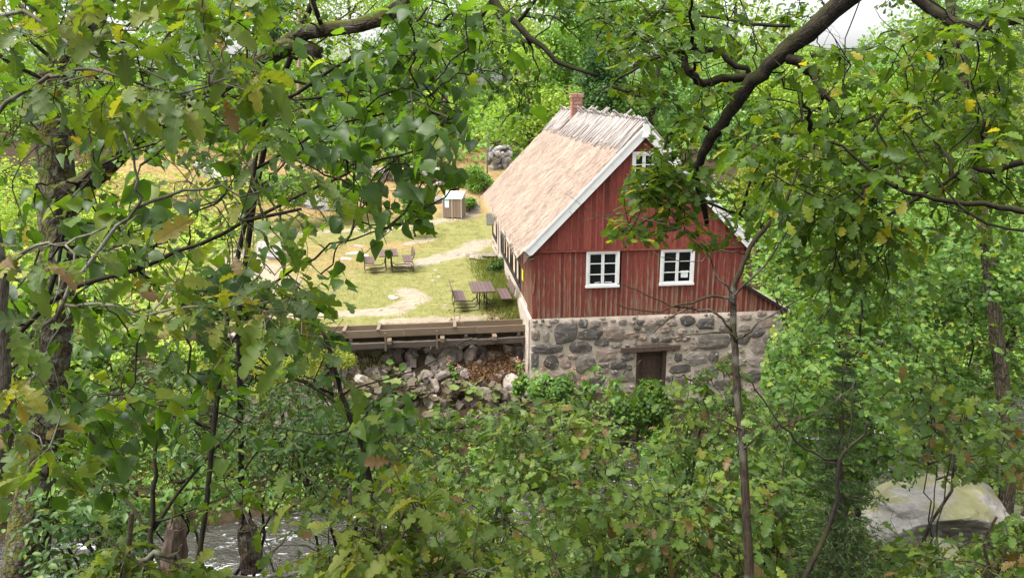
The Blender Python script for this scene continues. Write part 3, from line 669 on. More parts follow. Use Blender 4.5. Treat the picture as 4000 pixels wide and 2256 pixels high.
# door in the base
dr = MB().box(((DX0 + DX1) / 2, GY + .30, (-2.9 + DZ1) / 2), (DX1 - DX0 - .04, .03, DZ1 + 2.9)).build('door', M['interior'], house)
md = unit_box('door_plank', M['door'])
for k in range(5): place('plank', md, mat4((DX0 + .19 + k * .155, GY + .262 + rng.uniform(-.004, .004), -1.79), (.147, .035, 2.1)), dr)
for zz in (-.98, -1.42, -2.3): place('cross_plank', md, mat4((DX0 + .5, GY + .232, zz), (.72, .025, .11), None), dr)
for xx in (DX0 + .055, DX1 - .055): place('door_post', md, mat4((xx, GY + .15, -1.75), (.11, .2, 2.2)), dr)
place('top_rail', md, mat4(((DX0 + DX1) / 2, GY + .21, DZ1 - .09), (.78, .1, .12)), dr)
MB().box((DX0 + .42, GY - .0, DZ1 + .085), (1.9, .34, .15), roty(-.015)).build('lintel', M['door'], house)

# lean-to on the right
lt = thing('lean_to', 'small red boarded lean-to with a black felt roof edge at the side of the mill', 'shed', (GX + HW, GY, 0))
lb = MB(); x0, x1 = GX + HW + .03, GX + 8.08
lb.add([(x0, GY + .04, .5), (x1, GY + .04, .5), (x0, GY + .04, 1.36), (x0, GY + 6, .5), (x1, GY + 6, .5), (x0, GY + 6, 1.36)], [(0, 1, 2), (3, 5, 4)])
lb.Q.append(np.array([(0, 3, 4, 1), (1, 4, 5, 2), (0, 2, 5, 3)])); ltw = lb.build('wall', M['board'], lt)
x = x0
while x < x1 - .1:
    wd = .163; a0, a1 = x, min(x + wd, x1)
    tp = lambda q: .5 + .86 * (x1 - q) / (x1 - x0)
    m = MB(); V = [(a0 + .003, GY + .01, .49), (a1 - .003, GY + .01, .49), (a1 - .003, GY + .01, tp(a1)), (a0 + .003, GY + .01, tp(a0)), (a0 + .003, GY + .035, .49), (a1 - .003, GY + .035, .49), (a1 - .003, GY + .035, tp(a1)), (a0 + .003, GY + .035, tp(a0))]
    m.add(V, [(0, 1, 2, 3), (0, 4, 5, 1), (3, 2, 6, 7), (0, 3, 7, 4), (1, 5, 6, 2)]).build('board', M['board'], ltw)
    m = MB().box((a0, GY - .002, (.49 + tp(a0)) / 2), (.05, .02, tp(a0) - .49)); m.build('batten', M['batten'], ltw)
    x += wd
MB().bar((x0 - .02, GY + 2.9, 1.42), (x1 + .38, GY + 2.9, .3), 6.1, .09).build('roof', M['timber'], lt)

# thatched roof
def thatch_side(sg):
    m = MB(); nu, nv = 26, 90
    u = np.linspace(0, 1, nu); v = np.linspace(GY - .19, GY + HL + .25, nv)
    U, Vv = np.meshgrid(u, v, indexing='ij')
    run = 3.62
    bow = .05 * np.sin(U * math.pi)
    lift = bow + .05 * (fbm(U * 6, Vv * 1.3, 12 + sg) - .5) + .05 * (fbm(U * 22, Vv * 6, 15 + sg) - .5)
    xo = XM + sg * (U * run); zo = ZA - .04 - SLOPE * U * run
    nrm = np.array([sg * SLOPE, 1.0]) / math.hypot(SLOPE, 1)
    top = np.stack([xo + nrm[0] * lift, Vv, zo + nrm[1] * lift], -1).reshape(-1, 3)
    k = np.arange(nu - 1)[:, None] * nv + np.arange(nv - 1)[None]
    Ft = np.stack([k, k + 1, k + nv + 1, k + nv], -1).reshape(-1, 4)
    m.add(top, Ft if sg < 0 else Ft[:, ::-1], np.clip(.5 + (fbm(U * 3, Vv * 1.5, 3) - .5) * .6, 0, 1).ravel())
    e = top[-nv:]; e2 = e + np.array([-sg * .12, 0, -.2]); e3 = e2 + np.array([-sg * .2, 0, .02])
    for a, c in ((e, e2), (e2, e3)):
        j = np.arange(nv - 1); m.add(np.concatenate([a, c]), np.stack([j, j + 1, nv + j + 1, nv + j], 1), .3)
    # verge under the gable edge
    g0 = top.reshape(nu, nv, 3)[:, 0]; g1 = g0 + np.array([0, .02, -.33]); j = np.arange(nu - 1)
    m.add(np.concatenate([g0, g1]), np.stack([j, j + 1, nu + j + 1, nu + j], 1), .3)
    return m, nrm
rm, _ = thatch_side(-1); r2, _ = thatch_side(1)
rm.V += r2.V; rm.A += r2.A; rm.U += r2.U
rm.T += [t + rm.n for t in r2.T]; rm.Q += [t + rm.n for t in r2.Q]; rm.n += r2.n
roof = rm.build('thatched_roof', M['thatch'], house, smooth=True)
# loose straws lying on the thatch and hanging at the eaves
def straws(n, sg, seed):
    r = np.random.default_rng(seed); run = 3.62
    u = r.uniform(.0, 1.0, n); y = r.uniform(GY - .2, GY + HL + .2, n); L = r.uniform(.14, .42, n); wd = r.uniform(.008, .022, n)
    u[:n // 10] = r.uniform(.96, 1.0, n // 10)
    d2 = np.array([sg, 0, -SLOPE]); d2 /= np.linalg.norm(d2); nn = np.array([sg * SLOPE, 0, 1.0]); nn /= np.linalg.norm(nn)
    p = np.stack([XM + sg * u * run, y, ZA - .04 - SLOPE * u * run], -1) + nn * (.05 * np.sin(u * math.pi) + r.uniform(.012, .04, n))[:, None]
    dr_ = norm(d2 + r.normal(0, .05, (n, 3))); a = p; c = p + dr_ * L[:, None] + nn * r.uniform(-.01, .025, n)[:, None]
    s = np.array([0, 1.0, 0]) * wd[:, None]
    V = np.stack([a - s, a + s, c], 1).reshape(-1, 3); m = MB()
    t = np.repeat(np.clip(r.normal(.5, .34, n), 0, 1), 3)
    return m.add(V, np.arange(n * 3).reshape(n, 3), t)
sm = straws(22000, -1, 4); s2 = straws(3000, 1, 5)
sm.V += s2.V; sm.A += s2.A; sm.U += s2.U; sm.T += [t + sm.n for t in s2.T]; sm.n += s2.n
sm.build('straw', M['thatch'], roof, kind='stuff')
# ridge sticks
stick_me = []
for s in range(5):
    r = np.random.default_rng(50 + s); t = np.linspace(0, 1, 6)
    pts = np.stack([t, .014 * np.sin(t * r.uniform(2, 6) + r.uniform(0, 6)), .015 * np.sin(t * 5 + s)], 1)
    me = MB().tube(pts, np.linspace(1, .7, 6) * .034, 5, rough=.1).mesh('ridge_stick'); me.materials.append(M['stick']); stick_me.append(me)
CHY, CHX = 33.9, 6.47
for sg in (-1, 1):
    y = GY - .12
    while y < GY + HL + .2:
        if abs(y - CHY) > .34 or sg > 0:
            L = rng.uniform(.9, 1.22); ov = rng.uniform(.06, .26)
            d2 = norm(np.array([sg, rng.normal(0, .05), -SLOPE])); nn = norm(np.array([sg * SLOPE, 0, 1.0]))
            p0 = np.array([XM, y, ZA + .0]) - d2 * ov + nn * (.045 + rng.uniform(0, .05))
            yy_ = np.cross(nn, d2); R_ = np.stack([d2, yy_, np.cross(d2, yy_)], 1)
            th = rng.uniform(.7, 1.35)
            place('ridge_stick', stick_me[rng.integers(5)], mat4(p0, (L + ov, th, th), R_), roof)
        y += rng.uniform(.055, .125) if sg < 0 else rng.uniform(.1, .2)
for sg in (-1, 1):                                # a few poles crossing above the ridge
    for y in (26.2, 29.4, 29.75, 31.4, 32.4, 36.6):
        d2 = norm(np.array([sg, sg * .12, -SLOPE * .8])); p0 = np.array([XM, y, ZA + .08]) - d2 * .42
        yy_ = norm(np.cross([0, 0, 1.0], d2)); place('ridge_stick', stick_me[1], mat4(p0, (.9, 1.3, 1.3), np.stack([d2, yy_, np.cross(d2, yy_)], 1)), roof)
# chimney
ztop_c = 7.19
cc = MB().box((CHX, CHY, (5.6 + ztop_c - .1) / 2), (.41, .41, ztop_c - .1 - 5.6)); chim = cc.build('chimney', M['mortar'], house)
mb_ = unit_box('brick', M['brick']); hgt = .073
nc = int((ztop_c - .16 - 5.75) / hgt)
for i in range(nc):
    z = 5.75 + (i + .5) * hgt
    for side in range(4):
        R_ = rotz(side * math.pi / 2)
        for o_, ln in (((-.105, .2), (.115, .2)) if (i + side) % 2 else ((-.175, .085), (0.0, .235), (.175, .085))):
            loc = R_ @ np.array([o_, -.2, 0]) + np.array([CHX, CHY, z]); place('brick', mb_, mat4(loc + rng.normal(0, .002, 3), (ln - .012, .035, hgt - .013), R_), chim)
for i in range(2):
    z = ztop_c - .12 + i * .075
    for side in range(4):
        R_ = rotz(side * math.pi / 2)
        for o_ in (-.13, .13):
            place('brick', mb_, mat4(R_ @ np.array([o_, -.225, 0]) + np.array([CHX, CHY, z]), (.24, .07, .066), R_), chim)
MB().box((CHX, CHY, ztop_c - .01), (.5, .5, .03)).build('cap', M['mortar'], chim)
# barge boards
for sg in (-1, 1):
    m = MB(); d2 = np.array([sg, 0, -SLOPE]) / math.hypot(1, SLOPE); nn = np.array([sg * SLOPE, 0, 1]) / math.hypot(1, SLOPE)
    a = np.array([XM, GY - .235, ZA + .03]); L = 3.6 * math.hypot(1, SLOPE); wd = .27
    for (yo, th, w0, w1) in ((0, .035, 0, wd), (-.03, .025, -.01, .055)):
        P = [a + nn * (-w0), a + nn * (-w1), a + d2 * (L - .06) - nn * w1, a + d2 * L - nn * (w1 * .8), a + d2 * L - nn * w0]
        P[0][0] = P[1][0] = XM; P[1][2] = P[0][2] - (w1 - w0) * 1.42
        V = np.array([p + np.array([0, yo + s * th / 2, 0]) for s in (-1, 1) for p in P])
        m.add(V, [(0, 1, 2, 0), ][:0] or np.array([(k, (k + 1) % 5, (k + 1) % 5 + 5, k + 5) for k in range(5)]))
        n0 = m.n - 10; m.T.append(np.array([(0, 2, 1), (0, 3, 2), (0, 4, 3), (5, 6, 7), (5, 7, 8), (5, 8, 9)]) + n0)
    m.build('barge_board', M['white'], house)
MB().box((XM, GY - .285, ZA - .16), (.2, .04, .38)).box((XM, GY - .31, ZA - .33), (.24, .05, .06)).build('apex_block', M['white'], house)

# small things fixed to the mill
sg_ = MB().box((GX - .06, 25.62, 1.42), (.015, .34, .36), None).build('yellow_sign', M['yellow'], label='small yellow sign fixed to the red boarded side of the mill', cat='sign')
bx = thing('meter_box', 'small grey box under the thatched eave at the far end of the mill', 'box', (GX - .2, 36.2, 1.75))
MB().box((GX - .24, 36.2, 1.62), (.34, .3, .52)).build('case', M['grey_box'], bx); MB().box((GX - .24, 36.04, 1.62), (.3, .02, .46)).build('lid', M['galv'], bx)
st = thing('stone_step', 'flat grey stone steps beside the side door of the mill', 'steps', (2.7, 35.2, 0))
for k, (x_, y_, z_, sx_, sy_) in enumerate(((2.6, 35.3, .1, .75, .8), (2.85, 35.0, .24, .45, .6), (2.2, 35.9, .05, .5, .5))):
    place('stone', rock_mesh('slab', M['rubble'], 70 + k, 2, .3, .1, 5), mat4((x_, y_, z_), (sx_, sy_, .3), rotz(rng.uniform(0, 3))), st)
place('loose_plank', bm_batten, mat4((GX + .02, GY - .045, 1.62), (.05, .02, .62), roty(.1)), None, 'loose grey stick hanging on the corner of the red wall', 'stick')
# ------------------------------------------------------------------ flume
fl = thing('wooden_flume', 'long weathered wooden water trough running from the bank to the stone base', 'flume', (-2, 24.8, 0))
mfp, mfd = unit_box('side_plank', M['flume']), unit_box('beam', M['flume_dark'])
def seg(nm, me, a, c, wd, ht):
    a, c = np.array(a, float), np.array(c, float); x = c - a; L = np.linalg.norm(x); x /= L
    y = norm(np.cross([0, 0, 1.0], x)); z = np.cross(x, y)
    return place(nm, me, mat4((a + c) / 2, (L, wd, ht), np.stack([x, y, z], 1)), fl)
def fy(x, y0): return y0 - .012 * (3.1 - x)
cuts = [3.1, 1.55, -.75, -3.2, -5.6]
for k in range(4):
    xa, xb = cuts[k] - .004, cuts[k + 1] + .004
    dz = rng.uniform(-.012, .012)
    seg('side_plank', mfp, (xb, fy(xb, 24.45), -.05 + dz), (xa, fy(xa, 24.45), -.05), .045, .22)
    xa2, xb2 = xa - .4, xb - .4
    if k == 0: xa2 = 3.1
    seg('side_plank', mfp, (xb2, fy(xb2, 25.1), -.06 - dz), (xa2, fy(xa2, 25.1), -.06), .045, .22)
    seg('floor_plank', mfp, (xb, fy(xb, 24.62), -.175), (xa, fy(xa, 24.62), -.175), .3, .03)
    seg('floor_plank', mfp, (xb2, fy(xb2, 24.93), -.177), (xa2, fy(xa2, 24.93), -.177), .3, .03)
    seg('beam', mfd, (xb, fy(xb, 24.36), -.42 + dz), (xa, fy(xa, 24.36), -.40), .14, .17)
    seg('beam', mfd, (xb, fy(xb, 25.1), -.42), (xa, fy(xa, 25.1), -.40), .14, .17)
for x in (.85, -1.55, -2.6, -4.0): seg('cross_piece', mfp, (x, fy(x, 24.38), .085), (x + .03, fy(x, 25.15), .08), .1, .04)
for x in (2.1, .45, -1.2, -2.9, -4.6): seg('joist', mfp, (x, fy(x, 24.12), -.26), (x, fy(x, 25.3), -.26), .13, .13)
for x in (.28, -1.32, -3.1): place('upright', mfp, mat4((x, fy(x, 24.27), -.27), (.055, .05, .58)), fl)
for x in (1.2, 2.9, -2.4): place('spacer', mfd, mat4((x, fy(x, 24.42), -.245), (.1, .07, .11)), fl)
for x in (-.95, -3.6, -5.4): place('post', mfd, mat4((x, fy(x, 24.7), -1.3), (.16, .16, 1.6)), fl)

# dark dry wall that holds the lawn up behind the flume, and the rubble slope in front
rw = thing('retaining_wall', 'rough dry stone wall holding the lawn up behind the flume', 'stone wall', (-1, 25.4, -.5))
for x in np.arange(-6.5, 3.0, .46):
    for z in (-1.0, -.62, -.27):
        place('stone', ROCKS['rubble'][rng.integers(5)], mat4((x + rng.uniform(-.1, .1), 25.45 + rng.uniform(-.05, .05), z + rng.uniform(-.05, .05)), (rng.uniform(.2, .32), .3, rng.uniform(.17, .24)), rotz(rng.uniform(-.4, .4)) @ rotx(rng.uniform(-.4, .4))), rw)
big = [(1750, 1368, .5), (1680, 1420, .3), (1740, 1480, .42), (1665, 1475, .3), (1605, 1405, .34), (1765, 1395, .62), (1800, 1360, .36), (1850, 1375, .32), (1890, 1385, .34), (1930, 1400, .3), (1990, 1382, .42), (2030, 1385, .26), (1700, 1375, .36),
       (1760, 1420, .6), (1830, 1405, .44), (1870, 1440, .36), (1900, 1420, .3), (1640, 1520, .3), (1700, 1515, .36), (1820, 1470, .34), (1735, 1445, .3), (2010, 1430, .4), (1955, 1425, .28), (2055, 1500, .36), (2010, 1520, .55), (2060, 1545, .42), (1990, 1560, .4), (1900, 1560, .4), (1580, 1450, .3), (1840, 1540, .42), (1775, 1545, .3), (1690, 1580, .42), (1420, 1500, .36), (1470, 1550, .3), (1880, 1500, .26), (1960, 1485, .4), (1620, 1360, .3), (1560, 1375, .26)]
ORD = 'first second third fourth fifth sixth seventh eighth ninth tenth eleventh twelfth thirteenth fourteenth fifteenth sixteenth seventeenth eighteenth'.split()
def on_ground(px, py, lo=8, hi=60):
    d = at(px / 1.5528, py / 1.5528, 1.0) - CAM; t = np.linspace(lo, hi, 1500); P = CAM + d * t[:, None]
    k = np.argmax(P[:, 2] < ground(P[:, 0], P[:, 1])); return P[k]
rows_ = [('just under the flume beam', [q for q in big if q[1] < 1411]), ('in the middle of the rubble slope', [q for q in big if 1411 <= q[1] < 1481]), ('low on the rubble slope', [q for q in big if q[1] >= 1481])]
for where, row in rows_:
    for k, (px, py, s) in enumerate(sorted(row, key=lambda q: -q[0])):
        p = on_ground(px, py); s *= .9
        q = s * rng.uniform(.85, 1.15, 3) * np.array([1, .9, .85])
        place('rubble_stone', ROCKS['rubble'][rng.integers(5)], mat4(p + np.array([0, .05, .08]), q, rand_rot()), None, ('broken stone %s, %s from the stone base' % (where, ORD[k])) if k else 'broken stone %s, nearest the stone base' % where, 'stone', 'stones of the rubble slope')
m = MB()
for k in range(420):
    x, y = rng.uniform(-6, 3.1), rng.uniform(22.3, 25.3); s = rng.uniform(.06, .2)
    V = norm(rng.normal(size=(8, 3)))
    k2 = np.array([(x, y, z) for x in (-1, 1) for y in (-1, 1) for z in (-.7, .7)]) * rng.uniform(.55, 1, (8, 1)) * s
    m.add(k2 @ rand_rot().T + np.array([x, y, float(ground(x, y)) + s * .2]), [(0, 1, 3, 2), (4, 6, 7, 5), (0, 4, 5, 1), (2, 3, 7, 6), (0, 2, 6, 4), (1, 5, 7, 3)])
m.build('rubble', M['rubble'], None, kind='stuff', label='small broken stones filling the rubble slope under the flume', cat='rubble')

# lawn stones
LS = ((1640, 1035, .17), (1672, 1030, .2), (1700, 1055, .16), (1785, 995, .2), (1800, 985, .16), (1655, 1022, .13), (1710, 1025, .15), (1540, 1165, .28), (1530, 1158, .2), (1845, 975, .15), (1760, 1000, .14), (1690, 1095, .16), (1715, 1080, .14), (1740, 1190, .12), (1590, 900, .3), (1480, 895, .35), (1430, 915, .3), (1525, 905, .25), (1400, 960, .4), (1385, 990, .45), (1430, 1000, .3), (1865, 860, .12), (1560, 1290 - 60, .12), (1480, 1210, .18), (1350, 1010, .4))
near_ = [('beside the far picnic table', lambda x, y: 1500 < x < 1860 and 985 <= y < 1130), ('on the worn ground near the flume', lambda x, y: y >= 1130), ('on the upper lawn', lambda x, y: y < 985), ('at the left part of the lawn', lambda x, y: True)]
done_ = set()
for where, test in near_:
    row = sorted([q for q in LS if q not in done_ and test(q[0], q[1])], key=lambda q: -q[0]); done_ |= set(row)
    for k, (px, py, s) in enumerate(row):
        p = on_ground(px, py, 20); place('lawn_stone', ROCKS['pale_rock'][rng.integers(5)], mat4(p, (s, s * .8, s * .3), rotz(rng.uniform(0, 6))), None, ('pale flat stone %s, %s from the mill wall' % (where, ORD[k])) if k else 'pale flat stone %s, closest to the mill wall' % where, 'stone', 'flat stones in the lawn')
# outcrops and old walls behind the lawn
for nm, px, py, s, lab in (('rock_outcrop', 1835, 805, (1.5, 1.0, .8), 'large grey rock lying behind the wooden waste bin'), ('rock_outcrop', 1700, 790, (.8, .8, .5), 'grey rock at the left of the wooden waste bin'), ('rock_outcrop', 1240, 800, (2.4, 1.4, .9), 'long grey rock among the bushes at the far side of the lawn'), ('rock_outcrop', 820, 680, (2.4, 1.4, 1.2), 'pale grey boulder on the slope above the lawn behind the branches'), ('rock_outcrop', 1060, 1000, (1.6, 1.0, .8), 'pale boulder on the near left part of the lawn')):
    p = on_ground(px, py, 20, 120); place(nm, rock_mesh(nm, M['far_rock'], hash(lab) % 97 if False else len(lab), 3, 1, .3, 14), mat4(p + np.array([0, .3, 0]), s, rotz(len(lab))), None, lab, 'rock')
def old_wall(lab, pts, n, s, rows):
    t = thing('dry_stone_wall', lab, 'stone wall', on_ground(*pts[0], 20, 120))
    for k in range(n):
        u = (k + .5) / n; px = pts[0][0] + (pts[1][0] - pts[0][0]) * u; py = pts[0][1] + (pts[1][1] - pts[0][1]) * u
        p = on_ground(px, py + 6, 20, 120)
        for r in range(rows if rng.uniform() < .75 else max(1, rows - 1)):
            q = s * rng.uniform(.7, 1.15)
            place('stone', ROCKS['far_rock'][rng.integers(5)], mat4(p + np.array([rng.uniform(-.15, .15), rng.uniform(-.3, .3), q * .4 + r * s * 1.15]), (q, q * .9, q * .85), rand_rot()), t)
old_wall('low broken row of grey stones at the far edge of the lawn', (1660, 700), 0, 0, 0) if False else None
old_wall('low broken row of grey stones along the back of the lawn', ((1690, 712), (1925, 735)), 15, .45, 2)
old_wall('heap of pale wall stones up on the dry slope beside the roof', ((1915, 655), (1995, 650)), 7, .36, 4)
old_wall('old stone wall among the bushes far behind the waste bin', ((1380, 700), (1680, 705)), 14, .42, 2)

# ------------------------------------------------------------------ picnic sets
def picnic(label, loc, ang):
    R = rotz(ang); L = np.array(loc, float)
    t = thing('picnic_table', label, 'picnic table', loc, 'picnic tables on the lawn')
    T = lambda v: R @ np.array(v, float) + L
    pl = unit_box('plank', M['plank_table'])
    top = MB().bar(T((-.3, 0, .70)), T((.3, 0, .70)), .05, .03).bar(T((-.3, -.45, .70)), T((.3, -.45, .70)), .05, .03).bar(T((-.3, .45, .70)), T((.3, .45, .70)), .05, .03).build('table_top', M['steel'], t)
    for k in range(6): place('plank', pl, mat4(T((-.33 + .132 * k, 0, .735)), (.122, 1.5, .04), R), top)
    fr = MB()
    for y in (-.42, .42):
        fr.tube([T(p) for p in ((-.12, y, .70), (-.12, y, .06), (-.18, y, .025), (-.75, y, .02))], .022, 6)
        fr.tube([T(p) for p in ((.12, y, .70), (.12, y, .06), (.18, y, .025), (.75, y, .02))], .022, 6)
        for s in (-1, 1):
            fr.tube([T(p) for p in ((s * .22, y, .22), (s * .30, y, .14), (s * .95, y, .14), (s * 1.0, y, .0), (s * 1.02, y, -.02))], .02, 6)
            fr.tube([T(p) for p in ((s * .12, y, .42), (s * .16, y, .24), (s * .22, y, .2))], .018, 6)
            fr.tube([T(p) for p in ((s * .62, y, .43), (s * .96, y, .42), (s * 1.0, y, .35), (s * 1.0, y, .0))], .02, 6)
            fr.tube([T(p) for p in ((s * .95, y, .40), (s * 1.0, y, .55), (s * 1.08, y, .86))], .018, 6)
    fr.build('frame', M['steel'], t)
    for s in (-1, 1):
        se = MB().bar(T((s * .80, -.42, .435)), T((s * .80, .42, .435)), .04, .02).build('seat', M['steel'], t)
        for k in range(3): place('plank', pl, mat4(T((s * (.66 + .125 * k), 0, .46)), (.115, 1.45, .038), R), se)
        bk = MB().bar(T((s * 1.05, -.4, .70)), T((s * 1.05, .4, .70)), .02, .02).build('backrest', M['steel'], t)
        for k in range(2): place('plank', pl, mat4(T((s * (1.02 + .035 * k), 0, .66 + .13 * k)), (.035, 1.45, .12), R @ roty(s * .25)), bk)
picnic('brown slatted picnic table with two benches beside the mill wall', (1.9, 26.9, 0), .03)
picnic('brown slatted picnic table with two benches farther out on the open lawn', (-1.55, 33.3, float(ground(-1.5, 33.3))), .08)

# ------------------------------------------------------------------ waste bin
bl = np.array([1.75, 46.9, float(ground(1.75, 46.9)) - .02]); bR = rotz(-.32)
wb = thing('waste_bin', 'wooden slatted double waste bin with pale green lid flaps at the back of the lawn', 'waste bin', bl)
T = lambda v: bR @ np.array(v, float) + bl
b = MB(); Wd, Dp, Ht = 1.12, .8, 1.12
b.box(T((0, 0, Ht / 2)), (Wd - .05, Dp - .05, Ht), bR); body = b.build('body', M['interior'], wb)
ms, mp_ = unit_box('slat', M['plank_bin']), unit_box('post', M['galv'])
for x in (-Wd / 2, 0, Wd / 2): place('post', mp_, mat4(T((x, -Dp / 2 - .012, Ht / 2)), (.055, .05, Ht + .02), bR), wb)
for x in (-Wd / 2, Wd / 2): place('post', mp_, mat4(T((x, Dp / 2, Ht / 2)), (.055, .055, Ht + .25), bR), wb)
for k in range(10):
    x = -Wd / 2 + .03 + (Wd - .06) / 10 * (k + .5)
    if abs(x) > .03: place('slat', ms, mat4(T((x, -Dp / 2, Ht / 2)), (.092, .03, Ht - .06), bR), body)
for k in range(7):
    for s in (-1, 1): place('slat', ms, mat4(T((s * Wd / 2, -Dp / 2 + .06 + k * .113, Ht / 2)), (.03, .1, Ht - .06), bR), body)
lidb = MB(); P = [(-.6, -.46, Ht), (.6, -.46, Ht), (.6, .42, Ht + .36), (-.6, .42, Ht + .36), (-.6, .42, Ht), (.6, .42, Ht)]
lidb.add([T(p) for p in P], [(0, 1, 2, 3), (3, 2, 5, 4), (0, 4, 5, 1)]); lidb.add([T(p) for p in P], [(0, 3, 4), (1, 5, 2)])
lid = lidb.build('lid', M['lid'], wb)
slp = math.atan2(.36, .88)
for x in (-.28, .28): MB().box(T((x, -.02, Ht + .2)), (.36, .44, .04), bR @ rotx(slp)).build('flap', M['lid'], lid)
MB().box(T((-.3, -Dp / 2 - .03, Ht - .26)), (.24, .008, .5), bR).build('notice', M['paper'], wb)
MB().box(T((-.3, -Dp / 2 - .036, Ht - .08)), (.2, .006, .1), bR).build('sticker', M['teal'], wb)

# ------------------------------------------------------------------ boulders on the near bank at the lower right, stump, logs
def gz(x, y): return float(ground(x, y))
p = at(2440, 1335, 11.8)
def boulder(label, p, s, seed, ang, nm='boulder'):
    me = rock_mesh('boulder', M['boulder'], seed, 5, .72, .0, 3); return place(nm, me, mat4(p, s, rotz(ang) @ roty(.12)), None, label, 'boulder')
boulder('big sloping grey boulder with yellow-green moss on the near bank', at(2450, 1330, 11.9) + np.array([0, .9, -.3]), (1.5, 1.3, 1.05), 5, .5)
boulder('rounded brown boulder low in front of the big mossy one', at(2380, 1395, 10.6) + np.array([0, .1, -.1]), (.5, .4, .3), 8, 1.2)
boulder('second mossy boulder at the picture edge behind the big one', at(2590, 1330, 12.8) + np.array([0, .6, -.2]), (1.1, 1.0, .7), 11, 2.2)
def log(label, a, c, r, mat, nm='fallen_log'):
    t = np.linspace(0, 1, 9)[:, None]; P = np.array(a) * (1 - t) + np.array(c) * t; P = P + rng.normal(0, r * .2, P.shape)
    MB().tube(P, r * np.linspace(1, .75, 9), 9, rough=.12).build(nm, mat, None, smooth=True, label=label, cat='log')
log('mossy fallen log lying in the rapids at the right', at(2330, 1120, 21), at(2500, 1185, 20), .2, M['bark_moss'])
log('thin brown fallen trunk beside the rapids at the right', at(2200, 1115, 19), at(2420, 1215, 18.5), .1, M['stump'])
def stump(label, px, py, d, h, r0, r1, tilt, mat):
    p = at(px, py, d); t = np.linspace(0, 1, 7)[:, None]; P = p + np.array([tilt, 0, 1.0]) * h * t
    m = MB().tube(P, np.linspace(r0, r1, 7), 10, rough=.14)
    for k in range(7):
        a = k * .9; m.tube([P[-1] + np.array([math.cos(a), math.sin(a), 0]) * r1 * .7, P[-1] + np.array([math.cos(a) * r1 * .5, math.sin(a) * r1 * .5, rng.uniform(.05, .25) * h])], [r1 * .35, .004], 4)
    m.build('tree_stump', mat, None, smooth=False, label=label, cat='stump')
stump('broken pale stump with a splintered top among low branches', 432, 1453, 4.6, .33, .085, .05, .18, M['stump'])
stump('reddish brown snapped stump by the white water', 637, 1428, 5.2, .3, .075, .06, -.05, M['bark_brown'])
# ------------------------------------------------------------------ leaves and plants
def leaf_tmpl(xs, ws, fold=.16, curl=.25, lean=.04, wav=.03, seed=0):
    r = np.random.default_rng(seed); n = len(xs); xs = np.array(xs); ws = np.array(ws)
    V, U = [], []
    for s in (0, 1, -1):
        for i in range(n):
            x = xs[i] + (lean * (ws[i] > .08) if s else 0); y = s * ws[i] * (1 + r.uniform(-.12, .12))
            z = fold * abs(y) - curl * x * x + (r.uniform(-wav, wav) if s else 0)
            V.append((x, y, z)); U.append((x, y))
    F = []
    for i in range(n - 1):
        if ws[i + 1] > 0: F += [(i, i + 1, n + i + 1), (i, 2 * n + i + 1, i + 1)]
        if ws[i] > 0:
            F += [(i, (n + i + 1) if ws[i + 1] > 0 else i + 1, n + i), (i, 2 * n + i, (2 * n + i + 1) if ws[i + 1] > 0 else i + 1)]
    return np.array(V), np.array(F), np.array(U)
OAKX = [-.12, 0, .07, .14, .18, .24, .33, .37, .44, .55, .59, .66, .77, .8, .87, .95, 1.0]; OAKW = [.008, .02, .085, .1, .05, .15, .2, .085, .24, .29, .12, .27, .29, .155, .21, .15, 0]
T_OAK = [leaf_tmpl(OAKX, OAKW, .12 + .16 * k, .1 + .2 * k, .04, .05, k) for k in range(5)]
T_OAKLO = [leaf_tmpl([0, .17, .28, .33, .44, .57, .62, .74, .88, 1.0], [.02, .14, .19, .08, .27, .3, .13, .29, .22, 0], .25, .25, .04, .03, k) for k in range(3)]
T_RND = [leaf_tmpl([-.15, 0, .1, .25, .42, .6, .76, .88, 1.0], [.008, .06, .3, .41, .44, .38, .27, .13, 0], .14 + .15 * k, .1 + .2 * k, .0, .045, k) for k in range(5)]
T_RNDLO = [leaf_tmpl([0, .15, .45, .78, 1.0], [.03, .32, .42, .25, 0], .25, .25, 0, .03, k) for k in range(3)]
T_WIL = [leaf_tmpl([0, .25, .55, .8, 1.0], [.02, .22, .27, .16, 0], .3, .3, 0, .03, k) for k in range(3)]
T_ASH = [leaf_tmpl([0, .3, .65, 1.0], [.02, .15, .14, 0], .3, .3, 0, .02, k) for k in range(3)]
T_CL = [leaf_tmpl([0, .3, .65, 1.0], [.1, .36, .32, 0], .35, .3, .05, .12, k) for k in range(4)]
def frames(d, n):
    d = norm(d); n = norm(n - (n * d).sum(-1, keepdims=True) * d); return np.stack([d, np.cross(n, d), n], -1)
def add_leaves(mb, tm, P, R, S, tint):
    k = rng.integers(len(tm), size=len(P))
    for j, (V, F, U) in enumerate(tm):
        q = k == j; m = int(q.sum())
        if not m: continue
        W = np.einsum('nij,vj->nvi', R[q], V) * S[q][:, None, None] + P[q][:, None]
        FF = (F[None] + (np.arange(m) * len(V))[:, None, None]).reshape(-1, 3)
        mb.add(W.reshape(-1, 3), FF, np.repeat(tint[q], len(V)), np.tile(U, (m, 1)))
_lib = {}
def leaf_lib(mat, tm, key, nt=9):
    """shared meshes of single leaves: every shape in nine tints"""
    if key not in _lib:
        L = []
        for V, F, U in tm:
            row = []
            for t in np.linspace(0, 1, nt):
                me = MB().add(V, F, t, U).mesh('leaf', smooth=True); me.materials.append(M[mat]); row.append(me)
            L.append(row)
        _lib[key] = L
    return _lib[key]
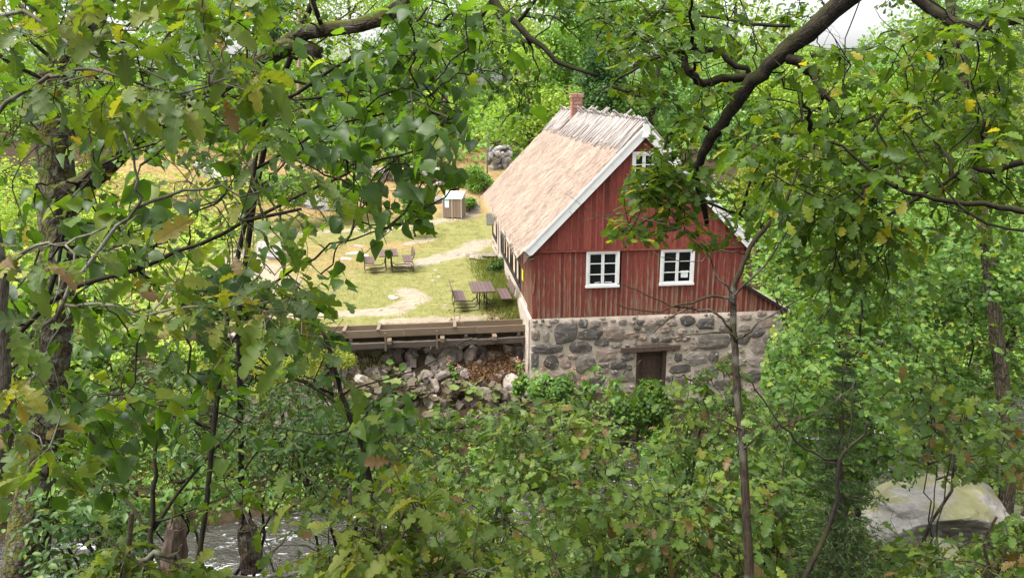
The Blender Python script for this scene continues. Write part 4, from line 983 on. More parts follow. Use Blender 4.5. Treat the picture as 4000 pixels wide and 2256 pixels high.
def curve(a, c, n=6, sag=.0, jit=.03, up=.0):
    a, c = np.array(a, float), np.array(c, float); t = np.linspace(0, 1, n)[:, None]; L = np.linalg.norm(c - a)
    P = a * (1 - t) + c * t; P[:, 2] += (np.sin(t * math.pi) * up * L)[:, 0] - (t * t * sag * L)[:, 0]
    J = rng.normal(0, jit * L, (n, 3)); J[0] = 0; J[-1] = 0; return P + J
def img_path(pts, d, d1=None, sub=3, jit=.006):
    """polyline traced at a distance (one number, or start and end)"""
    pts = np.array(pts, float); n = len(pts); d1 = d if d1 is None else d1
    P = at(pts[:, 0], pts[:, 1], np.linspace(d, d1, n))
    t = np.linspace(0, n - 1, (n - 1) * sub + 1); i = np.clip(t.astype(int), 0, n - 2); f = (t - i)[:, None]
    m = np.gradient(P, axis=0); h = f
    Q = (2*h**3 - 3*h**2 + 1) * P[i] + (h**3 - 2*h**2 + h) * m[i] + (-2*h**3 + 3*h**2) * P[i + 1] + (h**3 - h**2) * m[i + 1]
    return Q + rng.normal(0, jit, Q.shape)

CLEAR = [(1235, 60), (1330, 330), (1470, 240), (1600, 270), (1700, 320), (1560, 400), (1545, 470), (1515, 580), (1540, 640), (1760, 625), (1870, 625), (1960, 640), (1985, 740), (1925, 800), (1900, 950), (1720, 985), (1640, 970), (1590, 1000), (1480, 985), (1330, 1000), (1080, 1010), (920, 975), (890, 900), (905, 850), (760, 835), (905, 800), (900, 740), (950, 690), (1000, 650), (1100, 600), (1095, 570), (1098, 490), (1190, 470), (1200, 300)]
def keep_clear(P, poly=CLEAR):
    x, y, d = proj(P); return ~(in_poly(x, y, poly))
def plant(label, cat, loc, stems, targets, mat, tm, bark, name='tree', group=None, size=(.08, .1), tw=(4, .28), nl=4, K=8, limb_r=.03, n_ind=0, tmlo=None, flat=.9, droop=.16, keep=keep_clear,
          tint=(.45, .22), gap=None, lib=None, twig_r=.004, ltint=None, stem_names=None, show_limbs=True, up=.06):
    t = thing(name, label, cat, loc, group)
    allp = []
    for i, (P, r0, r1, *rest) in enumerate(stems):
        nn = rest[0] if rest else ('trunk' if i == 0 else 'limb')
        MB().tube(P, np.linspace(r0, r1, len(P)), 10 if r0 > .04 else 7, rough=.07).build(nn, M[bark], t, smooth=True)
        if not (len(rest) > 1 and rest[1]): allp.append(P)
    A = np.concatenate(allp)
    T = np.asarray(targets)
    if len(T) == 0: return t
    br = MB(); K = min(K, len(T))
    seeds = T[rng.choice(len(T), K, replace=False)]
    lab = np.argmin(((T[:, None] - seeds[None]) ** 2).sum(-1), 1)
    base = np.array(loc, float)
    for k in range(K):
        G = T[lab == k]
        if not len(G): continue
        c = G.mean(0); cost = np.linalg.norm(A - c, axis=1) + .5 * np.maximum(A[:, 2] - c[2], 0)
        a = A[np.argmin(cost)]; P = curve(a, c, 7, 0, .035, up)
        if show_limbs: br.tube(P, np.linspace(limb_r, limb_r * .45, 7), 6, .5)
        nodes = P[:-1]; G = G[np.argsort(np.linalg.norm(G[:, None] - P[None], axis=-1).min(1))]
        for g_ in G:                                   # each branchlet forks off the nearest wood that leads its way
            dd = np.linalg.norm(nodes - g_, axis=1) + .35 * np.linalg.norm(nodes - a, axis=1); j = int(np.argmin(dd))
            Q = curve(nodes[j], g_, 6, 0, .045, up * .7)
            if keep is None or keep(Q).sum() >= 5:
                far_ = min(1, np.linalg.norm(nodes[j] - a) / (np.linalg.norm(c - a) + 1e-6))
                br.tube(Q, np.linspace(limb_r * (.5 - .28 * far_), twig_r * 1.2, 6), 4, .5, cap=False); nodes = np.concatenate([nodes, Q[1:5]])
    m_, tl = tw; nT = len(T)
    ref = A[np.argmin(((T[:, None] - A[None, ::2]) ** 2).sum(-1), 1) * 2 % len(A)] if len(A) < 400 else A[::3][np.argmin(((T[:, None] - A[None, ::3]) ** 2).sum(-1), 1)]
    out = norm(T - ref)
    D = norm(out[:, None] * .5 + rng.normal(0, .8, (nT, m_, 3)) * np.array([1, 1, .5]) + np.array([0, 0, .05]))
    E = T[:, None] + D * tl * rng.uniform(.6, 1.25, (nT, m_, 1)); E[..., 2] -= droop * tl * .5
    E = E.reshape(-1, 3); B = np.repeat(T, m_, 0); Dm = .5 * (B + E) + rng.normal(0, .06 * tl, B.shape)
    kt = np.ones(len(E), bool) if keep is None else (keep(E) & keep(Dm))
    if twig_r > 0:
        n3 = int(kt.sum()); b3, d3, e3 = B[kt], Dm[kt], E[kt]
        a3 = np.arange(3) / 3 * 6.283; off = np.stack([np.cos(a3), np.sin(a3), .3 * np.cos(a3 + 1)], -1)
        V = np.stack([b3[:, None] + off * twig_r, d3[:, None] + off * twig_r * .8, e3[:, None] + off * twig_r * .4], 1).reshape(-1, 3)
        j = np.arange(3); f = np.concatenate([np.stack([j, (j + 1) % 3, 3 + (j + 1) % 3, 3 + j], 1), np.stack([3 + j, 3 + (j + 1) % 3, 6 + (j + 1) % 3, 6 + j], 1)])
        if n3: br.add(V, (f[None] + np.arange(n3)[:, None, None] * 9).reshape(-1, 4))
    if br.n: br.build('branches', M[bark], t, smooth=True, kind='stuff')
    # leaves
    n = len(E); fr = (np.arange(nl) + 1) / nl
    fr = np.clip(fr[None] + rng.uniform(-.1, .1, (n, nl)), .1, 1.02)
    P = np.where(fr[..., None] < .5, B[:, None] + (Dm - B)[:, None] * (fr * 2)[..., None], Dm[:, None] + (E - Dm)[:, None] * (fr * 2 - 1)[..., None])
    td = np.repeat(norm(E - B)[:, None], nl, 1)
    sgn = np.where((np.arange(nl) % 2) == 0, 1, -1)[None, :, None]
    side = norm(np.cross(td, np.array([0, 0, 1.0]) + rng.normal(0, .3, td.shape)))
    d = norm(td * .6 + side * sgn * .75 + rng.normal(0, .28, td.shape) - np.array([0, 0, droop]))
    nrm_ = norm(np.array([0, 0, flat]) + rng.normal(0, .42, d.shape))
    P = P.reshape(-1, 3); R = frames(d.reshape(-1, 3), nrm_.reshape(-1, 3)); S = rng.uniform(size[0], size[1], len(P)) * rng.choice([1, 1, 1, .75], len(P))
    C0 = P + R[:, :, 0] * S[:, None] * .55
    k = np.ones(len(P), bool) if keep is None else (keep(C0) & keep(P) & keep(P + R[:, :, 0] * S[:, None]))
    k &= np.linalg.norm(P - CAM, axis=1) > .9
    if gap is not None:
        x, y, _ = proj(C0)
        for poly, pr in gap: k &= ~(in_poly(x, y, poly) & (rng.uniform(size=len(P)) > pr))
    P, R, S, C0 = P[k], R[k], S[k], C0[k]
    cl = np.repeat(np.repeat(rng.normal(0, .5, nT), m_), nl)[k]
    tn = np.clip(rng.normal(tint[0], tint[1], len(P)) + cl * tint[1], 0, 1)
    if ltint is not None: tn = np.where(rng.uniform(size=len(P)) < ltint[0], rng.uniform(ltint[1], 1, len(P)), tn)
    ind = np.zeros(len(P), bool)
    if n_ind and len(P):
        x, y, dd = proj(C0); ok = (x > -20) & (x < 2600) & (y > -20) & (y < 1473); sc = np.where(ok, S / dd, 0)
        o = np.argsort(-sc)[:n_ind]; o = o[sc[o] > 0]; ind[o] = True
        lb = leaf_lib(mat, tm, lib or mat)
        for i in o:
            place('leaf', lb[rng.integers(len(lb))][int(round(tn[i] * 8))], mat4(P[i], (S[i],) * 3, R[i]), t)
    q = ~ind
    if q.any():
        mb = MB(); add_leaves(mb, tmlo or tm, P[q], R[q], S[q], tn[q]); mb.build('foliage', M[mat], t, smooth=True, kind='stuff')
    return t
def region(polys):
    out = []
    for poly, n, d0, d1 in polys: out.append(sample_region(poly, n, d0, d1))
    return np.concatenate(out)
def gpt(dx, dy, d):
    p = at(dx, dy, d); return np.array([p[0], p[1], float(ground(p[0], p[1])) - .05])
def to_ground(P, extra=0):
    """carry a stem on down to the ground below its first point"""
    a = P[0]; z = float(ground(a[0], a[1])) - .1
    if a[2] - z < .1: return P
    n = max(2, int((a[2] - z) / .5)); s = np.linspace(0, 1, n, endpoint=False)[:, None]
    foot = np.array([a[0] + rng.normal(0, .05) - (P[2][0] - a[0]) * .6, a[1] + rng.normal(0, .05), z])
    return np.concatenate([foot * (1 - s) + a * s, P])

TRUNKGAP = [([(90, 1000), (110, 300), (175, 300), (180, 700), (165, 1000), (120, 1453), (10, 1453), (60, 1250)], .4)]
LIMBGAP = [([(650, 180), (640, 120), (720, 60), (950, 20), (960, 100), (850, 150)], .2)]
LAWNGAP = TRUNKGAP + LIMBGAP + [([(430, 440), (1000, 420), (1000, 640), (880, 760), (600, 680), (470, 600)], .45), ([(560, 840), (900, 840), (900, 1000), (600, 980)], .14)]
# ---- big old oak trunk at the left, with its mossy limb
P_tr = to_ground(img_path([(60, 1453), (85, 1300), (105, 1130), (120, 950), (146, 650), (140, 450), (130, 260), (170, 130), (225, 40), (300, -120), (340, -400)], 8.2, 7.8))
limb = img_path([(140, 500), (245, 440), (365, 325), (520, 235), (670, 150), (727, 106), (780, 80), (900, 66), (1000, 20), (1150, -80)], 7.9, 6.2)
stub = img_path([(700, 128), (740, 118), (775, 122), (808, 136)], 6.9, 6.8)
T1 = region([([(0, 0), (1150, 0), (1130, 300), (1000, 420), (760, 560), (500, 760), (0, 900)], 150, 6.2, 9.5), ([(-900, -1500), (1500, -1500), (1300, -60), (-900, -60)], 150, 4.5, 10)])  # last region: unseen crown overhead, added to shade the near foliage
plant('big old oak with a thick furrowed trunk and a crooked mossy limb', 'tree', P_tr[0], [(P_tr, .22, .13), (limb, .1, .05), (stub, .075, .05)], T1, 'oak', T_OAK, 'bark_moss', 'oak_tree', size=(.085, .12), tw=(4, .42), nl=5, K=22, limb_r=.022, n_ind=120, tmlo=T_OAKLO, tint=(.5, .22), gap=LAWNGAP)

# ---- hazel in front of it (large round toothed leaves)
hz = [to_ground(img_path([(-60, 1000), (120, 760), (300, 690), (450, 640), (620, 560), (760, 520)], 3.4, 3.2)),
      to_ground(img_path([(500, 1453), (560, 900), (640, 430), (670, 294), (800, 200), (900, 138), (1010, 90), (1080, 20)], 4.2, 3.8)),
      img_path([(560, 900), (650, 760), (790, 640), (900, 600), (1010, 560)], 4.1, 3.6), img_path([(640, 430), (800, 330), (950, 290), (1080, 240)], 4.1, 3.7),
      img_path([(620, 560), (800, 470), (960, 400), (1080, 370), (1150, 330)], 3.4, 3.5), img_path([(120, 760), (190, 470), (330, 380), (480, 330)], 3.4, 3.2),
      img_path([(560, 900), (760, 960), (900, 1050), (960, 1110)], 4.1, 4.0)]
HZ = [([(0, 40), (700, 20), (1180, 0), (1205, 190), (1150, 260), (1165, 430), (1100, 480), (1110, 560), (960, 610), (930, 690), (700, 800), (300, 900), (0, 1000)], 84, 2.7, 4.6), ([(820, 120), (1190, 90), (1180, 460), (1090, 560), (900, 600)], 44, 3.3, 4.4), ([(0, 900), (450, 880), (860, 980), (1010, 1110), (700, 1110), (400, 1080), (0, 1250)], 26, 3.0, 5)]
plant('hazel shrub with large round dark green leaves in front of the old oak', 'shrub', hz[0][0], [(hz[0], .016, .006), (hz[1], .016, .006)] + [(q, .008, .003) for q in hz[2:]], region(HZ), 'hazel_near', T_RND, 'bark_dark', 'hazel_shrub', size=(.056, .09), tw=(3, .26), nl=4, K=16, limb_r=.007, n_ind=300, tint=(.48, .25), gap=LAWNGAP, droop=.2)
# ---- young oak right at the camera, browning leaves
yo = [to_ground(img_path([(-70, 1400), (-5, 1180), (8, 930), (0, 700), (-30, 300), (-60, -100)], 2.5, 2.3)),
      img_path([(7, 926), (60, 860), (149, 788), (213, 763), (319, 781), (355, 790), (480, 770), (620, 770), (780, 735)], 2.5, 2.3),
      img_path([(149, 800), (209, 678), (301, 570), (345, 520), (348, 457), (337, 394), (308, 326)], 2.4, 2.2), img_path([(345, 520), (430, 490), (520, 470), (640, 480)], 2.3, 2.3),
      img_path([(-30, 300), (100, 210), (160, 190), (250, 170), (420, 230), (520, 220)], 2.3, 2.0), img_path([(-40, 50), (60, 30), (180, 110), (300, 150), (420, 200)], 2.3, 2.1), img_path([(6, 700), (90, 620), (170, 610), (260, 580)], 2.3, 2.2)]
YO = [([(0, 0), (700, 0), (640, 130), (700, 260), (560, 330), (420, 260), (120, 330), (0, 420)], 22, 1.75, 2.7), ([(500, 330), (760, 330), (830, 560), (880, 700), (930, 790), (800, 850), (560, 860), (330, 830), (200, 760), (380, 640), (600, 600)], 27, 1.9, 3.0), ([(0, 520), (220, 560), (260, 860), (180, 1170), (0, 1180)], 11, 1.75, 2.6), ([(780, 740), (930, 760), (900, 1000), (800, 960)], 5, 2.2, 2.8)]
plant('young oak with a grey trunk and big browning lobed leaves close by at the left', 'tree', yo[0][0], [(yo[0], .03, .015)] + [(q, .0065, .0025) for q in yo[1:]], region(YO), 'oak_near', T_OAK, 'bark_grey', 'young_oak', size=(.056, .094), tw=(3, .17), nl=4, K=14, limb_r=.0038, n_ind=300, tint=(.3, .2), ltint=(.06, .62), flat=.9, droop=.2, twig_r=.0016, gap=LAWNGAP)
# ---- alder branch hanging from the top, small round leaves
al = img_path([(1050, -420), (1180, -150), (1240, 0), (1300, 60), (1400, 150), (1500, 190)], 7.0, 6.2)
al2 = img_path([(1240, 0), (1180, 90), (1130, 200), (1090, 300)], 6.8, 6.4)
AL = [([(1000, 0), (1560, 0), (1500, 60), (1420, 160), (1330, 260), (1250, 330), (1150, 330), (1050, 200)], 36, 5.8, 7.5), ([(800, -700), (1900, -700), (1500, -30), (1000, -30)], 30, 5.5, 8), ([(250, 120), (1000, 120), (1060, 330), (800, 420), (330, 420)], 36, 5.5, 7)]
def keep_top(P):
    x, y, d = proj(P); return ~(in_poly(x, y, [(1240, 330), (1330, 300), (1470, 225), (1620, 250), (1700, 330), (1500, 1000), (900, 1000), (900, 700), (1200, 460)]))
atr = to_ground(np.concatenate([at([600, 640, 690, 780, 900], [800, 500, 250, 20, -250], [9.0, 8.8, 8.4, 8, 7.6]), al[:1]]))
plant('alder with small round leaves on thin dark twigs hanging in from the top', 'tree', atr[0], [(atr, .035, .03), (al, .05, .012), (al2, .025, .01)], region(AL), 'alder', T_RND, 'bark_dark', 'alder_tree', size=(.05, .07), tw=(4, .36), nl=6, K=12, limb_r=.018, n_ind=100, tmlo=T_RNDLO, keep=keep_top, tint=(.5, .25), droop=.4)
# ---- slim dark bare stems left of the middle
sb = to_ground(img_path([(935, 1330), (925, 1170), (895, 1070), (858, 990), (835, 900), (812, 830)], 4.3, 4.1))
sb2 = img_path([(858, 990), (950, 960), (1060, 925), (1150, 870), (1215, 840)], 4.2, 4.4); sb3 = img_path([(840, 990), (700, 930), (640, 890), (560, 840)], 4.2, 4.0); sb4 = img_path([(895, 1070), (800, 1090), (640, 1060)], 4.2, 4.3)
plant('thin dark bare sapling stem leaning in front of the flume', 'sapling', sb[0], [(sb, .022, .009), (sb2, .006, .002), (sb3, .008, .003), (sb4, .006, .002)], region([([(640, 860), (860, 830), (850, 960), (700, 960)], 5, 4, 4.3), ([(900, 1020), (1010, 1010), (1000, 1110), (900, 1100)], 6, 4.1, 4.5)]), 'hazel_near', T_RND, 'bark_dark', 'bare_sapling', size=(.06, .09), tw=(2, .15), nl=3, K=4, limb_r=.004, n_ind=40, keep=None, tint=(.4, .2))

# ---- right oak: heavy limb coming in from the top right
ro_tr = np.array([(5.9, 3.6, ground(5.9, 3.6) - .2), (5.9, 3.7, 6.0), (5.7, 3.9, 7.6), (5.3, 4.3, 9.0), (4.9, 4.8, 10.2), (4.6, 5.2, 12.0), (4.7, 5.4, 14.5)], float)
b0 = img_path([(2600, -420), (2420, -230), (2270, -110), (2130, 0), (2030, 85), (1955, 150), (1890, 205), (1850, 270), (1800, 330), (1765, 385), (1752, 440), (1765, 500), (1778, 560)], 5.2, 6.2, jit=.008)
b0[0] = ro_tr[4]
R_ = [(b0, .088, .018), (img_path([(1895, 200), (1835, 200), (1770, 209), (1733, 190), (1722, 128), (1791, 122), (1834, 152), (1886, 186)], 5.8, 5.6, jit=.012), .035, .02),
      (img_path([(1722, 128), (1640, 150), (1560, 200), (1500, 240)], 5.7, 5.9), .014, .005),
      (img_path([(1970, 140), (2029, 172), (2057, 222), (2079, 250), (2118, 300)], 5.6, 5.4, jit=.012), .04, .016),
      (img_path([(2118, 300), (2180, 380), (2220, 440)], 5.4, 5.3), .012, .005),
      (img_path([(1800, 335), (1720, 300), (1690, 330), (1670, 380)], 6.0, 6.1), .016, .006),
      (img_path([(1765, 500), (1830, 530), (1900, 560), (1925, 600)], 6.1, 6.3), .012, .005),
      (img_path([(1750, 450), (1690, 500), (1620, 560), (1560, 590)], 6.1, 6.2), .009, .003),
      (img_path([(1990, 70), (1880, 60), (1760, 40), (1640, 60), (1540, 120)], 5.5, 5.9), .014, .005),
      (img_path([(2150, -160), (2316, 0), (2355, 35), (2419, 64), (2490, 67), (2600, 30)], 5.2, 4.6), .045, .022),
      (img_path([(2640, 540), (2576, 530), (2473, 514), (2350, 500), (2256, 475), (2150, 390), (2040, 326)], 4.1, 4.4), .02, .006),
      (img_path([(2256, 475), (2250, 400), (2210, 330), (2190, 280)], 4.2, 4.3), .009, .004),
      (img_path([(2640, 380), (2500, 430), (2430, 420), (2380, 460)], 4.3, 4.5), .022, .008),
      (img_path([(2640, 590), (2480, 560), (2340, 430), (2270, 320)], 3.9, 4.2), .008, .003)]
R_[10][0][0] = ro_tr[2]; R_[12][0][0] = ro_tr[2]; R_[13][0][0] = ro_tr[1]
RO = [([(1500, 0), (2110, 0), (1960, 130), (1850, 240), (1760, 340), (1640, 270), (1560, 230), (1500, 130)], 60, 5.2, 6.8), ([(1960, 170), (2240, 60), (2576, 0), (2576, 520), (2400, 560), (2200, 520), (2060, 560), (1930, 480), (1880, 400), (1850, 300)], 128, 3.9, 6.4),
      ([(1590, 400), (1740, 380), (1800, 450), (1900, 560), (1880, 610), (1700, 600), (1530, 590), (1600, 500)], 34, 5.8, 6.6), ([(1610, 410), (1760, 370), (1790, 480), (1650, 500)], 12, 5.9, 6.5), ([(2030, 480), (2300, 500), (2330, 580), (2230, 660), (2050, 690), (2000, 600)], 20, 4.3, 5.2), ([(1700, -900), (3200, -900), (2900, -40), (1800, -40)], 70, 4, 8)]  # last region: crown out of view, leaf count set for the shade it casts
RLIMB = [([(2140, -20), (2170, 30), (2050, 110), (1975, 180), (1910, 240), (1870, 310), (1815, 370), (1780, 420), (1735, 430), (1740, 370), (1790, 290), (1850, 220), (1900, 160), (1990, 60), (2080, -20)], .12), ([(1960, 130), (2060, 165), (2130, 300), (2095, 310), (2030, 200), (1960, 160)], .35), ([(1720, 120), (1740, 115), (1890, 165), (1890, 200), (1770, 225), (1710, 195)], .35)]
SKYGAP = RLIMB + [([(1560, 420), (1700, 400), (1800, 470), (1890, 600), (1700, 620), (1520, 600)], .95), ([(2080, 30), (2200, 10), (2230, 60), (2140, 120), (2040, 110)], .12)]
def keep_right(P):
    x, y, d = proj(P); return ~(in_poly(x, y, [(1240, 60), (1480, 60), (1520, 230), (1640, 285), (1600, 395), (1530, 520), (1505, 590), (1540, 625), (1690, 620), (1760, 640), (1880, 620), (1990, 700), (1985, 760), (1900, 960), (1330, 1000), (900, 960), (1100, 560)]))
plant('gnarled oak limb sweeping down from the top right with lobed leaves', 'tree', ro_tr[0], [(ro_tr, .3, .16)] + R_, region(RO), 'oak', T_OAK, 'bark_dark', 'gnarled_oak', size=(.075, .115), tw=(4, .32), nl=5, K=26, limb_r=.014, n_ind=300, tmlo=T_OAKLO, keep=keep_right, gap=SKYGAP, tint=(.47, .22), ltint=(.03, .9))
# twigs of the oak hanging in front of the gable are thin and few; slim sapling with bare branches
sp = to_ground(img_path([(1885, 1453), (1878, 1300), (1868, 1130), (1856, 1000), (1848, 880), (1846, 740), (1862, 680), (1885, 625), (1925, 575), (1975, 510), (1998, 450), (2008, 420)], 4.2, 4.15, jit=.0025))
SB = [([(1850, 770), (1830, 750), (1790, 745), (1740, 760), (1700, 772), (1640, 785), (1550, 765)], .014), ([(1846, 835), (1800, 790), (1740, 775), (1690, 770), (1600, 730), (1555, 712)], .011), ([(1856, 860), (1835, 838), (1790, 835), (1700, 850), (1655, 862)], .012), ([(1740, 770), (1680, 800), (1640, 835), (1530, 845)], .009),
      ([(1850, 855), (1872, 845), (1890, 830), (1960, 780), (2035, 742)], .012), ([(1850, 735), (1830, 720), (1800, 690), (1790, 650), (1740, 600), (1650, 555), (1560, 540)], .01), ([(1880, 640), (1840, 630), (1800, 635), (1740, 660), (1660, 640), (1600, 590)], .007), ([(1848, 740), (1900, 690), (1945, 640), (1990, 560)], .012), ([(1925, 575), (1890, 540), (1850, 525), (1760, 560)], .008), ([(1925, 575), (1960, 560), (1975, 520), (1960, 440)], .006), ([(1700, 560), (1680, 500), (1655, 470)], .005), ([(1560, 540), (1460, 555), (1430, 530)], .004), ([(1760, 560), (1640, 580), (1500, 540), (1420, 480)], .004), ([(1870, 1130), (1930, 1080), (2000, 1060), (2100, 1010), (2150, 960)], .01), ([(1862, 1080), (1800, 1050), (1760, 1045)], .007)]
plant('slim bare sapling standing in front of the red gable, twigs spread to both sides', 'sapling', sp[0], [(sp, .026, .006)] + [(img_path(q, 4.17, 4.05, jit=.004), r_ * .62, r_ * .2) for q, r_ in SB], region([([(1900, 1040), (2160, 950), (2150, 1040), (1920, 1100)], 6, 4, 4.3)]), 'oak_low', T_OAK, 'bark_brown', 'bare_sapling', size=(.06, .09), tw=(2, .2), nl=3, K=2, limb_r=.004, keep=None, n_ind=20)
ds = to_ground(img_path([(2022, 1453), (2068, 1364), (2095, 1290), (2107, 1247), (2111, 1158), (2146, 1116), (2174, 1091), (2180, 1060)], 4.0, 3.9, jit=.002))
plant('dead grey leaning sapling in front of the little spruce', 'sapling', ds[0], [(ds, .0155, .005), (img_path([(2108, 1161), (2025, 1126), (1965, 1066), (1901, 980), (1873, 945)], 3.95, 3.9), .007, .003), (img_path([(2130, 1130), (2142, 1060), (2146, 970)], 3.93, 3.95), .005, .003), (img_path([(2068, 1245), (2010, 1200), (1990, 1190)], 3.97, 3.95), .003, .002)], np.zeros((0, 3)), 'oak', T_OAK, 'bark_dark', 'bare_sapling')
# ---- oak trunk at the right and a second one
rt_ = to_ground(img_path([(2540, 1180), (2525, 990), (2500, 780), (2478, 600), (2455, 420), (2440, 320), (2428, 200), (2402, 85), (2380, -60), (2350, -300)], 13, 13.5))
plant('straight rough oak trunk rising at the right behind the leaves', 'tree', rt_[0], [(rt_, .12, .07)], region([([(2050, -500), (2750, -500), (2700, 30), (2200, 20)], 90, 11, 15), ([(2200, 60), (2576, 40), (2576, 420), (2330, 420)], 46, 12, 15)]), 'oak', T_OAKLO, 'bark_oak', 'oak_tree', size=(.09, .13), tw=(4, .5), nl=5, K=12, limb_r=.04, keep=None, gap=SKYGAP, tint=(.6, .2))

# ---- hazel thicket on the right
def ell(c, r, n, shell=.35):
    v = norm(rng.normal(size=(n, 3))); q = rng.uniform(shell, 1, (n, 1)) ** (1 / 2); return np.array(c) + v * q * np.array(r)
HB = [([(1960, 560), (2260, 530), (2300, 760), (2250, 1000), (1990, 1010), (1930, 880), (2000, 760)], 120, 9.5, 12, 'broad hazel bush beside the mill with pale upturned leaves', 2080, 1250),
      ([(2230, 600), (2576, 560), (2620, 900), (2500, 1130), (2250, 1110), (2200, 850)], 150, 12.6, 15.5, 'tall hazel bush at the right edge with dense round leaves', 2420, 1300),
      ([(1900, 900), (2250, 940), (2280, 1200), (2100, 1230), (1900, 1120)], 80, 8.5, 10.5, 'low hazel bush between the slim sapling and the spruce', 2060, 1330),
      ([(1900, 560), (2100, 500), (2180, 620), (2000, 780), (1890, 720)], 60, 15, 19, 'leafy hazel behind the lean-to roof at the side of the mill', 2000, 1000)]
def keep_hb(P):
    x, y, d = proj(P); return ~(in_poly(x, y, [(1330, 300), (1880, 560), (1895, 700), (1985, 775), (1930, 800), (1905, 1010), (1330, 1010)]))
for poly, n, d0, d1, lab, gx_, gy__ in HB:
    T = sample_region(poly, int(n * 1.6), d0, d1); c = T.mean(0); base_ = np.array([c[0] + .3, c[1], float(ground(c[0] + .3, c[1])) - .1])
    stems = [(curve(base_ + rng.normal(0, .15, 3) * [1, 1, 0], T[rng.integers(len(T))] * .7 + c * .3, 9, 0, .02, .1), .035, .012, 'stem') for _ in range(5)]
    plant(lab, 'shrub', base_, stems, T, 'hazel', T_RND, 'bark_brown', 'hazel_bush', 'hazel bushes beside the mill', size=(.062, .098) if d0 < 12 else (.085, .13), tw=(5, .42), nl=6, K=10, limb_r=.015, n_ind=60 if d0 < 10 else 0, tmlo=T_RNDLO, keep=keep_hb, tint=(.5, .24), flat=.8)

# ---- oak saplings filling the lower middle
OB = [([(900, 1040), (1330, 1010), (1400, 1120), (1250, 1250), (900, 1200)], 44, 6.5, 8.5, 'oak sapling spreading below the butterbur slope', 'oak_low'),
      ([(1250, 1010), (1480, 1000), (1560, 1090), (1880, 1060), (1860, 1260), (1500, 1300), (1250, 1220)], 62, 6, 8, 'wide oak sapling under the stone base', 'oak_low'),
      ([(1000, 1230), (1500, 1240), (1560, 1453), (1000, 1453)], 46, 4.3, 6, 'oak sapling with hanging grey-green leaves at the bottom middle', 'oak_low'),
      ([(1500, 1230), (1860, 1220), (1880, 1453), (1520, 1453)], 46, 4.6, 6.2, 'oak sapling at the foot of the slim bare trunk, left of it', 'oak_low'),
      ([(1890, 1150), (2020, 1150), (2000, 1453), (1900, 1453)], 20, 5.2, 6.4, 'oak sapling between the slim trunk and the spruce', 'oak_low'),
      ([(1680, 930), (1850, 900), (1860, 1120), (1700, 1140)], 14, 6, 7.5, 'small oak sapling in front of the base door', 'oak_low'),
      ([(2250, 1000), (2576, 980), (2576, 1260), (2300, 1230)], 26, 5, 7, 'oak sapling in front of the rapids at the right edge', 'oak_low'),
      ([(2400, 1270), (2600, 1240), (2600, 1453), (2300, 1453), (2330, 1400)], 14, 4.2, 5.6, 'oak sapling reaching over the mossy boulder', 'oak_low'),
      ([(600, 1230), (1000, 1250), (1020, 1380), (900, 1453), (620, 1340)], 12, 2.9, 3.6, 'low oak twig with pale broad leaves in front of the stream', 'oak_near'),
      ([(820, 1330), (1200, 1310), (1300, 1453), (800, 1453)], 20, 2.6, 3.4, 'pale oak sapling at the bottom edge with large rounded lobes', 'oak_near'),
      ([(240, 1370), (420, 1360), (430, 1453), (230, 1453)], 4, 2.6, 3.0, 'small oak shoot at the lower left edge', 'oak_near')]
def keep_low(P):
    x, y, d = proj(P); return ~(in_poly(x, y, [(890, 400), (900, 960), (960, 1010), (1330, 1005), (1450, 985), (1520, 1000), (1640, 950), (1700, 960), (1850, 880), (1900, 500)])) & ~(in_poly(x, y, [(2330, 1230), (2500, 1215), (2560, 1260), (2500, 1330), (2380, 1350), (2290, 1330)]) )
for poly, n, d0, d1, lab, mt_ in OB:
    T = sample_region(poly, int(n * (1.4 if mt_ == 'oak_low' else 1.0)), d0, d1); c = T.mean(0); low = T[np.argmin(T[:, 2])]
    bx_, by_ = c[0] + rng.normal(0, .2), c[1] + .1; base_ = np.array([bx_, by_, min(float(ground(bx_, by_)) - .1, low[2] - .3)])
    stems = [(curve(base_, c + np.array([0, 0, .2]), 10, 0, .02, 0), .022, .008)] + [(curve(base_ * .5 + c * .5, T[rng.integers(len(T))], 9, 0, .012, .05), .007, .003) for _ in range(3)]
    plant(lab, 'sapling', base_, stems, T, mt_, T_OAK, 'bark_brown', 'oak_sapling', 'oak saplings on the near bank', size=(.07, .11) if mt_ == 'oak_low' else (.06, .09), tw=(4, .28), nl=5, K=6, limb_r=.007, n_ind=130 if d0 < 5 else 60, tmlo=T_OAKLO if mt_ == 'oak_low' else T_OAK, keep=keep_low, tint=(.52, .24) if mt_ == 'oak_low' else (.42, .13), flat=.9, droop=.2, ltint=(.015, .9) if mt_ == 'oak_low' else (.015, .9))

# ---- willow / goat willow thicket at the lower left
STREAMGAP = [([(560, 1250), (720, 1270), (730, 1340), (620, 1453), (330, 1453), (420, 1330)], .12), ([(930, 1180), (1040, 1190), (1030, 1290), (900, 1270)], .3), ([(560, 860), (900, 860), (880, 980), (600, 960)], .25), ([(140, 1200), (460, 1160), (800, 1130), (820, 1220), (560, 1230), (200, 1260)], .4)]
WB = [([(140, 960), (620, 900), (900, 1000), (960, 1060), (880, 1160), (450, 1180), (160, 1160)], 150, 8.5, 12, 'willow thicket with narrow dark leaves below the flume'),
      ([(160, 1130), (560, 1150), (700, 1260), (420, 1300), (200, 1320)], 60, 7, 9.5, 'light green willow bush hanging over the stream'),
      ([(620, 1060), (1000, 1080), (1120, 1180), (960, 1260), (720, 1240)], 80, 8, 10.5, 'willow bush with upturned leaves beside the white water'),
      ([(120, 1250), (420, 1300), (330, 1453), (100, 1453)], 40, 6, 8, 'dark willow bush at the foot of the old oak')]
